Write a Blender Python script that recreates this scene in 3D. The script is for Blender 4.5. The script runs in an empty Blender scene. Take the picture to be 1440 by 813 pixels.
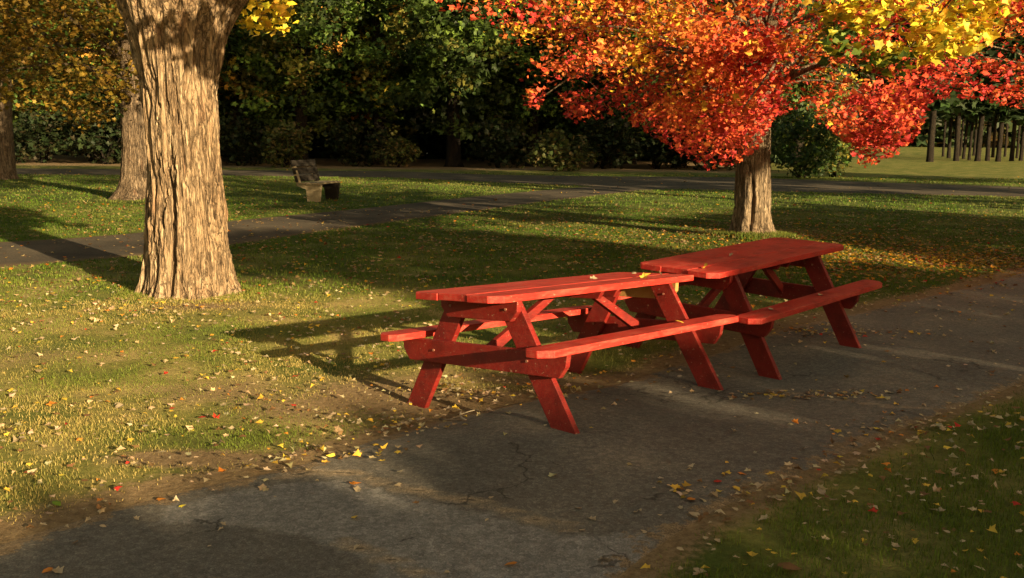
import bpy, bmesh, math, random
import numpy as np
from mathutils import Vector, Matrix

random.seed(7)
rng = np.random.default_rng(7)
R = math.radians
scene = bpy.context.scene
COL = scene.collection

# ------------------------------------------------------------------ camera numbers (photo is 1440 x 813)
F_PX, PITCH, CAM_H, ROLL = 1318.6, R(9.06), 1.576, R(0.616)
_c, _s = math.cos(PITCH), math.sin(PITCH)
R0, U0, FW = np.array([1, 0, 0.]), np.array([0, _s, _c]), np.array([0, _c, -_s])
CR = R0 * math.cos(ROLL) + U0 * math.sin(ROLL)
CU = -R0 * math.sin(ROLL) + U0 * math.cos(ROLL)
EYE = np.array([0, 0, CAM_H])


def at_depth(px, py, Y):
    """world point on the photo ray through px,py at ground distance Y"""
    d = FW * F_PX + CR * (px - 720) - CU * (py - 406.5)
    return EYE + d * (Y / d[1])


def on_ground(px, py, z=0.0):
    d = FW * F_PX + CR * (px - 720) - CU * (py - 406.5)
    return EYE + d * ((z - CAM_H) / d[2])


def to_px(P):
    v = np.atleast_2d(P) - EYE
    dep = v @ FW
    return 720 + F_PX * (v @ CR) / dep, 406.5 - F_PX * (v @ CU) / dep, dep


# ------------------------------------------------------------------ sun
SUN_AZ, SUN_EL = R(40.0), R(14.0)           # azimuth: to the right of straight behind the viewer
SX, SY = math.sin(SUN_AZ), -math.cos(SUN_AZ)
TAN = math.tan(SUN_EL)
PAX = np.array([-SY, SX])                    # across the sun's rays
QAX = np.array([-SX, -SY])                   # along the shadows


def pq(p, q):
    return p * PAX + q * QAX


# ------------------------------------------------------------------ noise
_perm = rng.random((64, 64, 64)).astype(np.float32)


def vnoise(x, y, z=0.0):
    x, y, z = np.broadcast_arrays(np.asarray(x, float), np.asarray(y, float), np.asarray(z, float))
    xi, yi, zi = np.floor(x).astype(int), np.floor(y).astype(int), np.floor(z).astype(int)
    fx, fy, fz = x - xi, y - yi, z - zi
    fx, fy, fz = [f * f * (3 - 2 * f) for f in (fx, fy, fz)]
    o = 0
    for a in (0, 1):
        for b in (0, 1):
            for c in (0, 1):
                w = (fx if a else 1 - fx) * (fy if b else 1 - fy) * (fz if c else 1 - fz)
                o = o + w * _perm[(xi + a) % 64, (yi + b) % 64, (zi + c) % 64]
    return o


def fbm(x, y, z=0.0, n=4):
    o, a, f, t = 0, 1, 1, 0
    for i in range(n):
        o = o + a * vnoise(x * f + 7.3 * i, y * f + 3.1 * i, np.asarray(z) * f)
        t += a
        a *= .5
        f *= 2.03
    return o / t


def sstep(a, b, x):
    t = np.clip((x - a) / (b - a), 0, 1)
    return t * t * (3 - 2 * t)


# ------------------------------------------------------------------ object helpers
def link(o, parent=None):
    COL.objects.link(o)
    if parent is not None:
        o.parent = parent
    return o


def tag(o, label=None, cat=None, group=None, kind=None):
    for k, v in (('label', label), ('category', cat), ('group', group), ('kind', kind)):
        if v:
            o[k] = v
    return o


def thing(name, label, cat, loc=(0, 0, 0), group=None):
    o = bpy.data.objects.new(name, None)
    o.empty_display_size = .2
    o.location = loc
    link(o)
    return tag(o, label, cat, group)


def np_mesh(name, V, faces_flat, k, mat, col=None, smooth=False, attrs=None):
    """mesh from numpy: V (n,3); faces_flat (m,k) all k-gons"""
    me = bpy.data.meshes.new(name)
    m = len(faces_flat)
    me.vertices.add(len(V))
    me.vertices.foreach_set('co', np.asarray(V, np.float32).ravel())
    me.loops.add(m * k)
    me.loops.foreach_set('vertex_index', np.asarray(faces_flat, np.int32).ravel())
    me.polygons.add(m)
    me.polygons.foreach_set('loop_start', np.arange(0, m * k, k, dtype=np.int32))
    me.polygons.foreach_set('use_smooth', np.full(m, smooth, bool))
    me.update(calc_edges=True)
    if col is not None:
        a = me.color_attributes.new('Col', 'FLOAT_COLOR', 'POINT')
        c = np.ones((len(V), 4), np.float32)
        c[:, :3] = col
        a.data.foreach_set('color', c.ravel())
    for n, d in (attrs or {}).items():
        a = me.attributes.new(n, 'FLOAT', 'POINT')
        a.data.foreach_set('value', np.asarray(d, np.float32).ravel())
    me.materials.append(mat)
    me.validate()
    return me


def mesh_obj(name, me, parent=None):
    return link(bpy.data.objects.new(name, me), parent)


def grid_faces(nx, ny):
    i = np.arange(nx * ny).reshape(ny, nx)
    return np.stack([i[:-1, :-1], i[:-1, 1:], i[1:, 1:], i[1:, :-1]], -1).reshape(-1, 4)


def copy_tree(o, parent=None):
    c = o.copy()
    COL.objects.link(c)
    if parent is not None:
        c.parent = parent
    for ch in list(o.children):
        copy_tree(ch, c)
    return c


# ------------------------------------------------------------------ materials
def mat(name):
    m = bpy.data.materials.new(name)
    m.use_nodes = True
    nt = m.node_tree
    nt.nodes.clear()
    out = nt.nodes.new('ShaderNodeOutputMaterial')
    return m, nt, out


def N(nt, typ, **kw):
    n = nt.nodes.new(typ)
    for k, v in kw.items():
        if k in n.inputs:
            n.inputs[k].default_value = v
        else:
            setattr(n, k, v)
    return n


def noise(nt, scale, detail=4, rough=.55, vec=None, dist=0.0):
    n = N(nt, 'ShaderNodeTexNoise', Scale=scale, Detail=detail, Roughness=rough, Distortion=dist)
    if vec is not None:
        nt.links.new(vec, n.inputs['Vector'])
    return n.outputs['Fac']


def coords(nt, scale=(1, 1, 1)):
    t = nt.nodes.new('ShaderNodeTexCoord')
    mp = N(nt, 'ShaderNodeMapping', Scale=scale)
    nt.links.new(t.outputs['Object'], mp.inputs['Vector'])
    return mp.outputs['Vector']


def ramp(nt, fac, stops):
    r = nt.nodes.new('ShaderNodeValToRGB')
    while len(r.color_ramp.elements) < len(stops):
        r.color_ramp.elements.new(.5)
    for e, (p, c) in zip(r.color_ramp.elements, stops):
        e.position = p
        e.color = (*c, 1) if not isinstance(c, (int, float)) else (c, c, c, 1)
    nt.links.new(fac, r.inputs['Fac'])
    return r.outputs['Color']


def mix(nt, fac, a, b, blend='MIX'):
    m = nt.nodes.new('ShaderNodeMix')
    m.data_type = 'RGBA'
    m.blend_type = blend
    for sock, v in ((m.inputs['Factor'], fac), (m.inputs['A'], a), (m.inputs['B'], b)):
        pass
    cin = [s for s in m.inputs if s.type == 'RGBA']
    fin = m.inputs[0]
    for s, v in ((fin, fac), (cin[0], a), (cin[1], b)):
        if isinstance(v, (int, float)):
            s.default_value = v
        elif isinstance(v, tuple):
            s.default_value = (*v, 1)
        else:
            nt.links.new(v, s)
    return [o for o in m.outputs if o.type == 'RGBA'][0]


def math_n(nt, op, a, b=0.0, clamp=False):
    n = nt.nodes.new('ShaderNodeMath')
    n.operation = op
    n.use_clamp = clamp
    for s, v in ((n.inputs[0], a), (n.inputs[1], b)):
        if isinstance(v, (int, float)):
            s.default_value = v
        else:
            nt.links.new(v, s)
    return n.outputs[0]


def attr(nt, name, out='Fac'):
    a = nt.nodes.new('ShaderNodeAttribute')
    a.attribute_name = name
    return a.outputs[out]


def bump(nt, h, strength=.5, dist=.01):
    b = N(nt, 'ShaderNodeBump', Strength=strength, Distance=dist)
    nt.links.new(h, b.inputs['Height'])
    return b.outputs['Normal']


def bsdf(nt, out, color, rough=.8, normal=None, spec=.3):
    b = N(nt, 'ShaderNodeBsdfPrincipled')
    b.inputs['Specular IOR Level'].default_value = spec
    for s, v in ((b.inputs['Base Color'], color), (b.inputs['Roughness'], rough)):
        if isinstance(v, (int, float)):
            s.default_value = v
        elif isinstance(v, tuple):
            s.default_value = (*v, 1)
        else:
            nt.links.new(v, s)
    if normal is not None:
        nt.links.new(normal, b.inputs['Normal'])
    nt.links.new(b.outputs[0], out.inputs['Surface'])
    return b


def leaf_material(name, translucent=.35, gloss=.25):
    m, nt, out = mat(name)
    c = attr(nt, 'Col', 'Color')
    v = coords(nt)
    c = mix(nt, .35, c, ramp(nt, noise(nt, 34, 2, vec=v), [(.3, .55), (.7, 1.35)]), 'MULTIPLY')
    d = N(nt, 'ShaderNodeBsdfPrincipled', Roughness=.6)
    d.inputs['Specular IOR Level'].default_value = gloss
    t = N(nt, 'ShaderNodeBsdfTranslucent')
    nt.links.new(c, d.inputs['Base Color'])
    nt.links.new(c, t.inputs['Color'])
    mx = N(nt, 'ShaderNodeMixShader')
    mx.inputs[0].default_value = translucent
    nt.links.new(d.outputs[0], mx.inputs[1])
    nt.links.new(t.outputs[0], mx.inputs[2])
    nt.links.new(mx.outputs[0], out.inputs['Surface'])
    return m


LEAF = leaf_material('leaf_surface', .25)
GRASSM = leaf_material('grass_blade', .3, .15)


def bark_material(name, dark, mid, light, sc=1.0):
    m, nt, out = mat(name)
    v = coords(nt, (1, 1, .07))
    n1 = noise(nt, 26 * sc, 6, .7, v, .5)
    n2 = noise(nt, 95 * sc, 5, .7, coords(nt, (1, 1, .2)))
    ln = math_n(nt, 'ABSOLUTE', math_n(nt, 'SUBTRACT', noise(nt, 15 * sc, 5, .6, coords(nt, (1, 1, .07)), .8), .5))
    n3 = noise(nt, 2.3, 3, .5, coords(nt, (1, 1, .5)))
    c = ramp(nt, n1, [(.3, dark), (.47, mid), (.68, light)])
    c = mix(nt, .5, c, ramp(nt, n3, [(.3, (.62, .52, .42)), (.65, (1.1, 1.05, 1))]), 'MULTIPLY')
    c = mix(nt, .6, c, ramp(nt, n2, [(.3, .45), (.7, 1.3)]), 'MULTIPLY')
    n4 = noise(nt, 30 * sc, 6, .75, coords(nt, (1, 1, .38)), .4)
    c = mix(nt, .75, c, ramp(nt, n4, [(.33, .38), (.5, .95), (.7, 1.25)]), 'MULTIPLY')
    n5 = noise(nt, 5.5, 4, .6, coords(nt, (1, 1, .3)))
    c = mix(nt, ramp(nt, n5, [(.60, 0.0), (.75, .5)]), c, (mid[0] * 1.1, mid[1] * .72, mid[2] * .6))
    c = mix(nt, .75, c, ramp(nt, ln, [(.004, .22), (.03, 1.0)]), 'MULTIPLY')
    vo = nt.nodes.new('ShaderNodeTexVoronoi')
    vo.feature = 'DISTANCE_TO_EDGE'
    vo.inputs['Scale'].default_value = 13 * sc
    nz = N(nt, 'ShaderNodeTexNoise', Scale=9.0, Detail=3)
    vm = nt.nodes.new('ShaderNodeVectorMath')
    vm.operation = 'MULTIPLY_ADD'
    vm.inputs[1].default_value = (.09, .09, .09)
    nt.links.new(nz.outputs['Color'], vm.inputs[0])
    nt.links.new(coords(nt, (1, 1, .2)), vm.inputs[2])
    nt.links.new(vm.outputs[0], vo.inputs['Vector'])
    c = mix(nt, .6, c, ramp(nt, vo.outputs['Distance'], [(.0, .25), (.05, 1.0)]), 'MULTIPLY')
    h = math_n(nt, 'ADD', math_n(nt, 'MULTIPLY', n1, 1.2), math_n(nt, 'MULTIPLY', n2, .6))
    h = math_n(nt, 'ADD', h, math_n(nt, 'MULTIPLY', n4, 1.0))
    h = math_n(nt, 'ADD', h, ramp(nt, ln, [(.0, 0.0), (.05, .8)]))
    h = math_n(nt, 'ADD', h, ramp(nt, vo.outputs['Distance'], [(.0, 0.0), (.08, .6)]))
    bsdf(nt, out, c, .92, bump(nt, h, 1.0, .035), .15)
    return m


BARK_BIG = bark_material('bark_silver_maple', (.16, .105, .062), (.38, .27, .16), (.54, .42, .27), .8)
BARK = bark_material('bark_grey_brown', (.05, .036, .024), (.19, .14, .09), (.33, .26, .18))
BARK_PALE = bark_material('bark_pale_grey', (.08, .06, .04), (.28, .215, .14), (.46, .37, .25))
BARK_DARK = bark_material('bark_dark', (.008, .007, .005), (.022, .018, .013), (.04, .032, .022))


def paint_material(name, base, worn, dark, worn_amt=.5):
    m, nt, out = mat(name)
    v = coords(nt, (1.2, 9, 9))
    n1 = noise(nt, 3.2, 6, .65, v)
    n2 = noise(nt, 30, 5, .7, coords(nt, (.6, 8, 8)))
    n3 = noise(nt, 7, 3, .5, coords(nt))
    c = mix(nt, ramp(nt, n1, [(.45, 0.0), (.62, worn_amt)]), base, worn)
    c = mix(nt, ramp(nt, n3, [(.5, 0.0), (.64, .6)]), c, dark)
    c = mix(nt, .7, c, ramp(nt, n2, [(.34, .42), (.6, 1.12)]), 'MULTIPLY')
    chip = ramp(nt, noise(nt, 55, 3, .6, coords(nt, (.5, 1, 1))), [(.66, 0.0), (.69, 1.0)])
    c = mix(nt, math_n(nt, 'MULTIPLY', chip, .65), c, (.30, .17, .11))
    r = ramp(nt, n1, [(.3, .48), (.7, .7)])
    bsdf(nt, out, c, r, bump(nt, n2, .5, .005), .28)
    return m


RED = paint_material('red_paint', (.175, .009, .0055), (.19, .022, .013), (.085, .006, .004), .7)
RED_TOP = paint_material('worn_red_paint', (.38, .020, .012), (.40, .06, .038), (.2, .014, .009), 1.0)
TAN_WOOD = paint_material('bare_tan_wood', (.42, .24, .07), (.5, .31, .12), (.3, .16, .05))


def simple(name, c, rough=.7, var=.4, sc=12, spec=.3):
    m, nt, out = mat(name)
    col = mix(nt, var, c, ramp(nt, noise(nt, sc, 5, .6, coords(nt)), [(.3, .4), (.7, 1.4)]), 'MULTIPLY')
    bsdf(nt, out, col, rough, None, spec)
    return m


STEEL = simple('painted_bolt', (.26, .11, .07), .5)
BENCH_SHADED = simple('shaded_timber', (.022, .019, .015), .9, spec=.05)  # bench timber on its shaded parts, the shade put into the colour
BENCH_LIT = simple('sunlit_timber', (.24, .19, .11), .8)  # bench timber on its sunlit parts, the sunlight put into the colour
TWIG = simple('twig_bark', (.10, .07, .045), .9)
TWIG_PALE = simple('bleached_twig', (.42, .35, .24), .9)

# ------------------------------------------------------------------ tables: fitted poses (metres)
TH, TW, TT = .74, .669, .04            # top height, width, board thickness
BI, BO, BH = .495, .672, .475          # bench inner / outer edge, height
CH = .065                              # corner chamfer
TABLES = [dict(X=-.313, Y=5.035, th=R(41.35), L=2.085, d0=.245, d1=.245, F=.667, z=-.006, tx=R(-2.46), ty=R(4.19)),
          dict(X=1.146, Y=6.552, th=R(45.49), L=1.929, d0=.288, d1=.409, F=.707, z=-.044, tx=R(1.94), ty=R(-.93))]


def tmatrix(T):
    u = Vector((math.sin(T['th']), math.cos(T['th']), math.tan(T['tx']))).normalized()
    v = Vector((math.cos(T['th']), -math.sin(T['th']), math.tan(T['ty'])))
    w = v.cross(u).normalized() * -1
    if w.z < 0:
        w = -w
    v = u.cross(w)
    if v.dot(Vector((math.cos(T['th']), -math.sin(T['th']), 0))) < 0:
        v = -v
    # right handed frame: x = u, y = -v
    M = Matrix(((u.x, -v.x, w.x, T['X']), (u.y, -v.y, w.y, T['Y']), (u.z, -v.z, w.z, T['z']), (0, 0, 0, 1)))
    return M


FEET = []
for T in TABLES:
    M = tmatrix(T)
    T['M'] = M
    for x in (T['d0'], T['L'] - T['d1']):
        for y in (-T['F'] + .09, T['F'] - .09):
            p = M @ Vector((x, -y, 0))
            FEET.append((p.x, p.y, p.z))
FEET = np.array(FEET)


def gz(x, y):
    """terrain height"""
    x = np.asarray(x, float)
    y = np.asarray(y, float)
    num = 0
    den = 1e-9
    mind = np.full(np.broadcast(x, y).shape, 1e9)
    for fx, fy, fz in FEET:
        d2 = (x - fx) ** 2 + (y - fy) ** 2
        w = 1 / (d2 + .02) ** 2
        num = num + w * (fz + .004)
        den = den + w
        mind = np.minimum(mind, d2)
    t = num / den * np.exp(-mind / 1.6 ** 2)
    near = sstep(-8, -6, x) * (1 - sstep(7, 9, x)) * sstep(0, 1.2, y) * (1 - sstep(11, 13, y))
    t = t + near * .035 * (fbm(x * .9 + 11, y * .9 + 5, 0, 2) - .5) * (1 - np.exp(-mind / .8 ** 2))
    # low root mounds round the nearest trees
    for cx, cy, rr, hh in ((-3.2, 9.35, 1.0, .02), (3.95, 15.25, .9, .10)):
        t = t + hh * np.exp(-((x - cx) ** 2 + (y - cy) ** 2) / rr ** 2)
    t = t + np.clip(y - 88, 0, 400) * .013
    return t


# ------------------------------------------------------------------ path outlines (photo points laid on the ground)
def gl(pts):
    return [tuple(on_ground(*p)[:2]) for p in pts]


FRONT_L = [(-9.5, -1.2), (-4.6, 1.9)] + gl([(-120, 800), (0, 762), (120, 722), (250, 684), (380, 662), (455, 645), (505, 618), (560, 592),
          (640, 572), (760, 556), (900, 518), (1010, 490), (1100, 462), (1240, 430), (1340, 408), (1440, 382)]) + [(10.5, 15.5), (19, 22)]
FRONT_R = [(-4.5, -4.5), (-1.5, .4)] + gl([(760, 900), (870, 818), (930, 775), (985, 738), (1060, 702), (1120, 675), (1170, 652), (1225, 622), (1290, 592),
          (1345, 573), (1400, 556), (1440, 538)]) + [(5.2, 7.6), (9, 11.0), (15, 15.5), (23, 20)]
MID_L = [(-16, 9.0), (-10, 10.6)] + gl([(0, 377), (100, 369), (200, 360), (340, 343), (450, 326), (560, 311), (660, 298), (780, 282), (900, 268), (1000, 264)])
MID_U = [(-17, 12.5), (-11, 13.4)] + gl([(0, 341), (100, 335), (200, 327), (340, 309), (450, 299), (560, 288), (660, 277), (780, 266), (900, 257), (1000, 254)])
ROAD_L = gl([(-400, 246), (-100, 245), (300, 247), (560, 250), (700, 257), (860, 263), (1030, 268), (1250, 273), (1440, 277), (1800, 286)])
ROAD_U = gl([(-400, 238), (-100, 236), (300, 239), (560, 241), (700, 246), (860, 248), (1030, 249), (1250, 257), (1440, 263), (1800, 274)])


def resample(P, n):
    P = np.array(P)
    d = np.r_[0, np.cumsum(np.linalg.norm(np.diff(P, axis=0), axis=1))]
    # catmull-like smoothing by dense linear then moving average
    s = np.linspace(0, d[-1], n)
    Q = np.stack([np.interp(s, d, P[:, k]) for k in (0, 1)], 1)
    w = max(1, n // 90)
    ker = np.ones(2 * w + 1) / (2 * w + 1)
    S = np.stack([np.convolve(np.pad(Q[:, k], w, mode='edge'), ker, 'valid') for k in (0, 1)], 1)
    S[0], S[-1] = Q[0], Q[-1]
    return S


def inside(poly, x, y):
    x = np.asarray(x)
    y = np.asarray(y)
    r = np.zeros(x.shape, bool)
    P = np.asarray(poly)
    j = len(P) - 1
    for i in range(len(P)):
        xi, yi = P[i]
        xj, yj = P[j]
        c = ((yi > y) != (yj > y)) & (x < (xj - xi) * (y - yi) / (yj - yi + 1e-12) + xi)
        r ^= c
        j = i
    return r


def seg_dist(P, x, y):
    d = np.full(np.shape(x), 1e9)
    P = np.asarray(P)
    for a, b in zip(P[:-1], P[1:]):
        v = b - a
        t = np.clip(((x - a[0]) * v[0] + (y - a[1]) * v[1]) / (v @ v + 1e-12), 0, 1)
        d = np.minimum(d, np.hypot(x - a[0] - t * v[0], y - a[1] - t * v[1]))
    return d


FL, FR = resample(FRONT_L, 420), resample(FRONT_R, 420)
wob = (fbm(np.arange(420) * .16, np.zeros(420) + 3.7, 0, 3) - .5)[:, None]
FL = FL + wob * .16
FR = FR + (fbm(np.arange(420) * .16, np.zeros(420) + 9.7, 0, 3) - .5)[:, None] * .14
ML, MU = resample(MID_L, 200), resample(MID_U, 200)
ML = ML + (fbm(np.arange(200) * .2, np.zeros(200) + 1.7, 0, 3) - .5)[:, None] * .25
RL, RU = resample(ROAD_L, 140), resample(ROAD_U, 140)
FRONT = np.vstack([FL, FR[::-1]])
MID = np.vstack([ML, MU[::-1]])
ROAD = np.vstack([RL, RU[::-1]])


def on_path(x, y):
    return inside(FRONT, x, y) | inside(MID, x, y) | inside(ROAD, x, y)


# ------------------------------------------------------------------ ground
def axis(lo, a, b, hi, step, growth=1.13):
    mid = list(np.arange(a, b, step))
    up, s, v = [], step, mid[-1]
    while v < hi:
        s = min(s * growth, 30)
        v += s
        up.append(v)
    dn, s, v = [], step, a
    while v > lo:
        s = min(s * growth, 30)
        v -= s
        dn.append(v)
    return np.array(dn[::-1] + mid + up)


gx = axis(-420, -8, 9, 420, .09)
gy = axis(-140, 0, 13, 700, .09)
GX, GY = np.meshgrid(gx, gy)
gxf, gyf = GX.ravel(), GY.ravel()
V = np.stack([gxf, gyf, gz(gxf, gyf)], 1)
LEFT_EDGE = FL
# bare earth: beside the left edge of the front path, a few worn tan patches, and the leaf floor of the woods


def dirt_amount(x, y):
    dl = seg_dist(FL[::6], x, y)
    dr = seg_dist(FR[::6], x, y)
    d = np.maximum(1.0 - dl / .42, 0) * .95
    d = np.maximum(d, np.maximum(1.0 - dr / .22, 0) * .7)
    for (px, py, rx, ry, a) in ((60, 505, 1.1, .7, .35), (330, 545, .8, .55, .42), (280, 640, .45, .16, 1.0), (430, 560, .8, .5, .5), (520, 545, .6, .6, .75),
                                (270, 432, .75, .5, .55), (1057, 330, 1.3, 1.0, .6), (650, 560, .8, .45, 1.0), (860, 520, 1.2, .4, .9)):
        c = on_ground(px, py)
        d = np.maximum(d, a * np.exp(-((x - c[0]) / rx) ** 2 - ((y - c[1]) / ry) ** 2))
    d = np.maximum(d, sstep(44, 54, y - .0 * x) * (1 - sstep(12, 17, x)) * .95)
    return np.clip(d + (fbm(x * 1.7, y * 1.7, 3.3) - .5) * .5 * (d > .03), 0, 1)


mg, nt, out = mat('lawn_soil')
v = coords(nt)
n1 = noise(nt, 1.1, 5, .6, v)
n2 = noise(nt, 26, 5, .7, v)
n3 = noise(nt, 130, 3, .6, v)
dirt = attr(nt, 'dirt')
green = ramp(nt, n1, [(.34, (.075, .10, .02)), (.5, (.15, .145, .036)), (.66, (.30, .23, .09))])
green = mix(nt, .55, green, ramp(nt, n2, [(.3, .45), (.7, 1.5)]), 'MULTIPLY')
brown = ramp(nt, n2, [(.3, (.12, .08, .04)), (.7, (.26, .185, .098))])
f = math_n(nt, 'ADD', dirt, math_n(nt, 'MULTIPLY', math_n(nt, 'SUBTRACT', n2, .5), .8))
green = mix(nt, attr(nt, 'lush_shade'), green, mix(nt, 1.0, green, (.42, .58, .4), 'MULTIPLY'))  # greener turf; the mid lawn's shade is also darkened into its colour
c = mix(nt, ramp(nt, f, [(.28, 0.0), (.6, 1.0)]), green, brown)
c = mix(nt, .4, c, ramp(nt, n3, [(.3, .5), (.7, 1.4)]), 'MULTIPLY')
bsdf(nt, out, c, .95, bump(nt, math_n(nt, 'ADD', n2, math_n(nt, 'MULTIPLY', n3, .6)), .8, .02), .1)
tag(mesh_obj('ground', np_mesh('ground', V, grid_faces(len(gx), len(gy)), 4, mg, smooth=True, attrs={'dirt': dirt_amount(gxf, gyf), 'lush_shade': np.maximum(sstep(8.6, 10.5, gyf + .25 * gxf) * (1 - .45 * sstep(26, 36, gyf)), sstep(0, .4, 3.33 + (gxf - .38) * .915 - gyf) * .5)})), kind='structure')


# ------------------------------------------------------------------ paths
def ribbon(name, A, B, ns, mt, lift, extra):
    s = np.linspace(0, 1, ns)
    P = A[:, None, :] * (1 - s[None, :, None]) + B[:, None, :] * s[None, :, None]
    x, y = P[..., 0].ravel(), P[..., 1].ravel()
    V = np.stack([x, y, gz(x, y) + lift], 1)
    e = np.minimum(s, 1 - s)[None, :] * np.linalg.norm(A - B, axis=1)[:, None]
    V[:, 2] -= (lift + .002) * (1 - sstep(0, .12, e.ravel()))
    at = {'edge': e.ravel()}
    at.update(extra(x, y))
    return tag(mesh_obj(name, np_mesh(name, V, grid_faces(ns, len(A)), 4, mt, smooth=True, attrs=at)), kind='structure')


CRACK = gl([(395, 672), (440, 664), (500, 668), (560, 690), (640, 705), (700, 716), (760, 735), (800, 742)])
CRACK2 = gl([(480, 762), (520, 775), (560, 790), (640, 830)])
CRACK3 = gl([(1085, 540), (1130, 548), (1180, 556), (1240, 566), (1320, 570)])
PATCH = gl([(215, 735), (240, 706), (330, 690), (430, 676), (500, 682), (570, 700), (700, 728), (790, 752), (905, 752), (925, 775), (880, 818), (800, 880), (560, 880), (520, 790), (420, 752), (330, 738)])
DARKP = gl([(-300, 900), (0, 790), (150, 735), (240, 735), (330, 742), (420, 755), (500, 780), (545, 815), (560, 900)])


def front_attr(x, y):
    d = np.minimum(seg_dist(CRACK, x, y), seg_dist(CRACK2, x, y))
    d = np.minimum(d, seg_dist(CRACK3, x, y) * 1.2)
    pin = inside(PATCH, x, y)
    pd = seg_dist(PATCH + PATCH[:1], x, y)
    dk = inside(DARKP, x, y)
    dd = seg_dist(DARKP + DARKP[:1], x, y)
    return {'crack': d, 'patch': np.where(pin, pd, -pd), 'darkp': np.where(dk, dd, -dd)}


ma, nt, out = mat('worn_asphalt')
v = coords(nt)
n1 = noise(nt, 1.3, 5, .6, v, .4)
n2 = noise(nt, 150, 3, .7, v)
n3 = noise(nt, 9, 5, .65, v)
vor = N(nt, 'ShaderNodeTexVoronoi', Scale=110.0)
nt.links.new(v, vor.inputs['Vector'])
base = ramp(nt, n1, [(.3, (.092, .084, .070)), (.52, (.124, .111, .089)), (.68, (.17, .146, .110))])
pj = math_n(nt, 'ADD', attr(nt, 'patch'), math_n(nt, 'MULTIPLY', math_n(nt, 'SUBTRACT', n3, .5), .16))
base = mix(nt, ramp(nt, math_n(nt, 'ADD', pj, .5), [(.49, 0.0), (.53, 1.0)]), base, ramp(nt, n3, [(.3, (.14, .132, .118)), (.7, (.21, .198, .176))]))
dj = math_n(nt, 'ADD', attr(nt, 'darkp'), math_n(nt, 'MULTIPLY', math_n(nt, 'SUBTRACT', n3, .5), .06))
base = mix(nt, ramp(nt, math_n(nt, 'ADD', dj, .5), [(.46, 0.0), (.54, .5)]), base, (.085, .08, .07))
ck = math_n(nt, 'ADD', attr(nt, 'crack'), math_n(nt, 'MULTIPLY', math_n(nt, 'SUBTRACT', n3, .5), .10))
base = mix(nt, ramp(nt, ck, [(.01, .9), (.06, 0.0)]), base, ramp(nt, n2, [(.3, (.2, .15, .09)), (.7, (.36, .275, .17))]))
eg = math_n(nt, 'ADD', attr(nt, 'edge'), math_n(nt, 'MULTIPLY', math_n(nt, 'SUBTRACT', noise(nt, 6, 8, .75, v), .5), .75))
base = mix(nt, ramp(nt, eg, [(.09, 1.0), (.13, 0.0)]), base, ramp(nt, n2, [(.3, (.13, .09, .048)), (.7, (.24, .17, .095))]))
cv = N(nt, 'ShaderNodeTexVoronoi', Scale=1.15)
cv.feature = 'DISTANCE_TO_EDGE'
cn = N(nt, 'ShaderNodeTexNoise', Scale=4.0, Detail=5)
cvm = nt.nodes.new('ShaderNodeVectorMath')
cvm.operation = 'MULTIPLY_ADD'
cvm.inputs[1].default_value = (.45, .45, .45)
nt.links.new(v, cn.inputs['Vector'])
nt.links.new(cn.outputs['Color'], cvm.inputs[0])
nt.links.new(v, cvm.inputs[2])
nt.links.new(cvm.outputs[0], cv.inputs['Vector'])
hair = math_n(nt, 'ADD', cv.outputs['Distance'], math_n(nt, 'MULTIPLY', ramp(nt, n1, [(.42, 0.0), (.6, 1.0)]), .06))
base = mix(nt, ramp(nt, hair, [(.004, .75), (.013, 0.0)]), base, (.03, .026, .02))
core = ramp(nt, math_n(nt, 'ADD', attr(nt, 'crack'), math_n(nt, 'MULTIPLY', math_n(nt, 'SUBTRACT', n3, .5), .08)), [(.002, .8), (.014, 0.0)])
base = mix(nt, core, base, (.035, .028, .02))
grit = ramp(nt, noise(nt, 240, 2, .5, v), [(.70, 0.0), (.76, .55)])
base = mix(nt, grit, base, (.42, .40, .36))
stone = ramp(nt, vor.outputs['Distance'], [(.12, 1.9), (.45, .8)])
st2 = N(nt, 'ShaderNodeTexVoronoi', Scale=62.0)
nt.links.new(v, st2.inputs['Vector'])
sep = nt.nodes.new('ShaderNodeSeparateColor')
nt.links.new(st2.outputs['Color'], sep.inputs[0])
base = mix(nt, .38, base, ramp(nt, sep.outputs[0], [(.1, .55), (.6, 1.0), (.95, 1.7)]), 'MULTIPLY')
base = mix(nt, .38, base, ramp(nt, noise(nt, 22, 5, .7, v), [(.32, .5), (.68, 1.45)]), 'MULTIPLY')
base = mix(nt, .4, base, stone, 'MULTIPLY')
base = mix(nt, .55, base, ramp(nt, n2, [(.3, .45), (.7, 1.55)]), 'MULTIPLY')
hh = math_n(nt, 'ADD', math_n(nt, 'MULTIPLY', n2, .7), math_n(nt, 'MULTIPLY', n3, .8))
bsdf(nt, out, base, .85, bump(nt, hh, .7, .010), .25)
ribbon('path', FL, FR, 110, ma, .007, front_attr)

mb, nt, out = mat('old_path')
v = coords(nt)
n1 = noise(nt, .8, 5, .6, v)
n3 = noise(nt, 30, 5, .7, v)
base = ramp(nt, n1, [(.3, (.05, .044, .036)), (.7, (.10, .083, .06))])
eg = math_n(nt, 'ADD', attr(nt, 'edge'), math_n(nt, 'MULTIPLY', math_n(nt, 'SUBTRACT', n3, .5), .6))
base = mix(nt, ramp(nt, eg, [(.05, 1.0), (.4, 0.0)]), base, (.11, .08, .045))
base = mix(nt, .5, base, ramp(nt, n3, [(.3, .5), (.7, 1.5)]), 'MULTIPLY')
bsdf(nt, out, base, 1.0, bump(nt, n3, .5, .01), .03)
ribbon('footpath', ML, MU, 24, mb, .008, lambda x, y: {})
ribbon('road', RL, RU, 20, mb, .014, lambda x, y: {})


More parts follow.
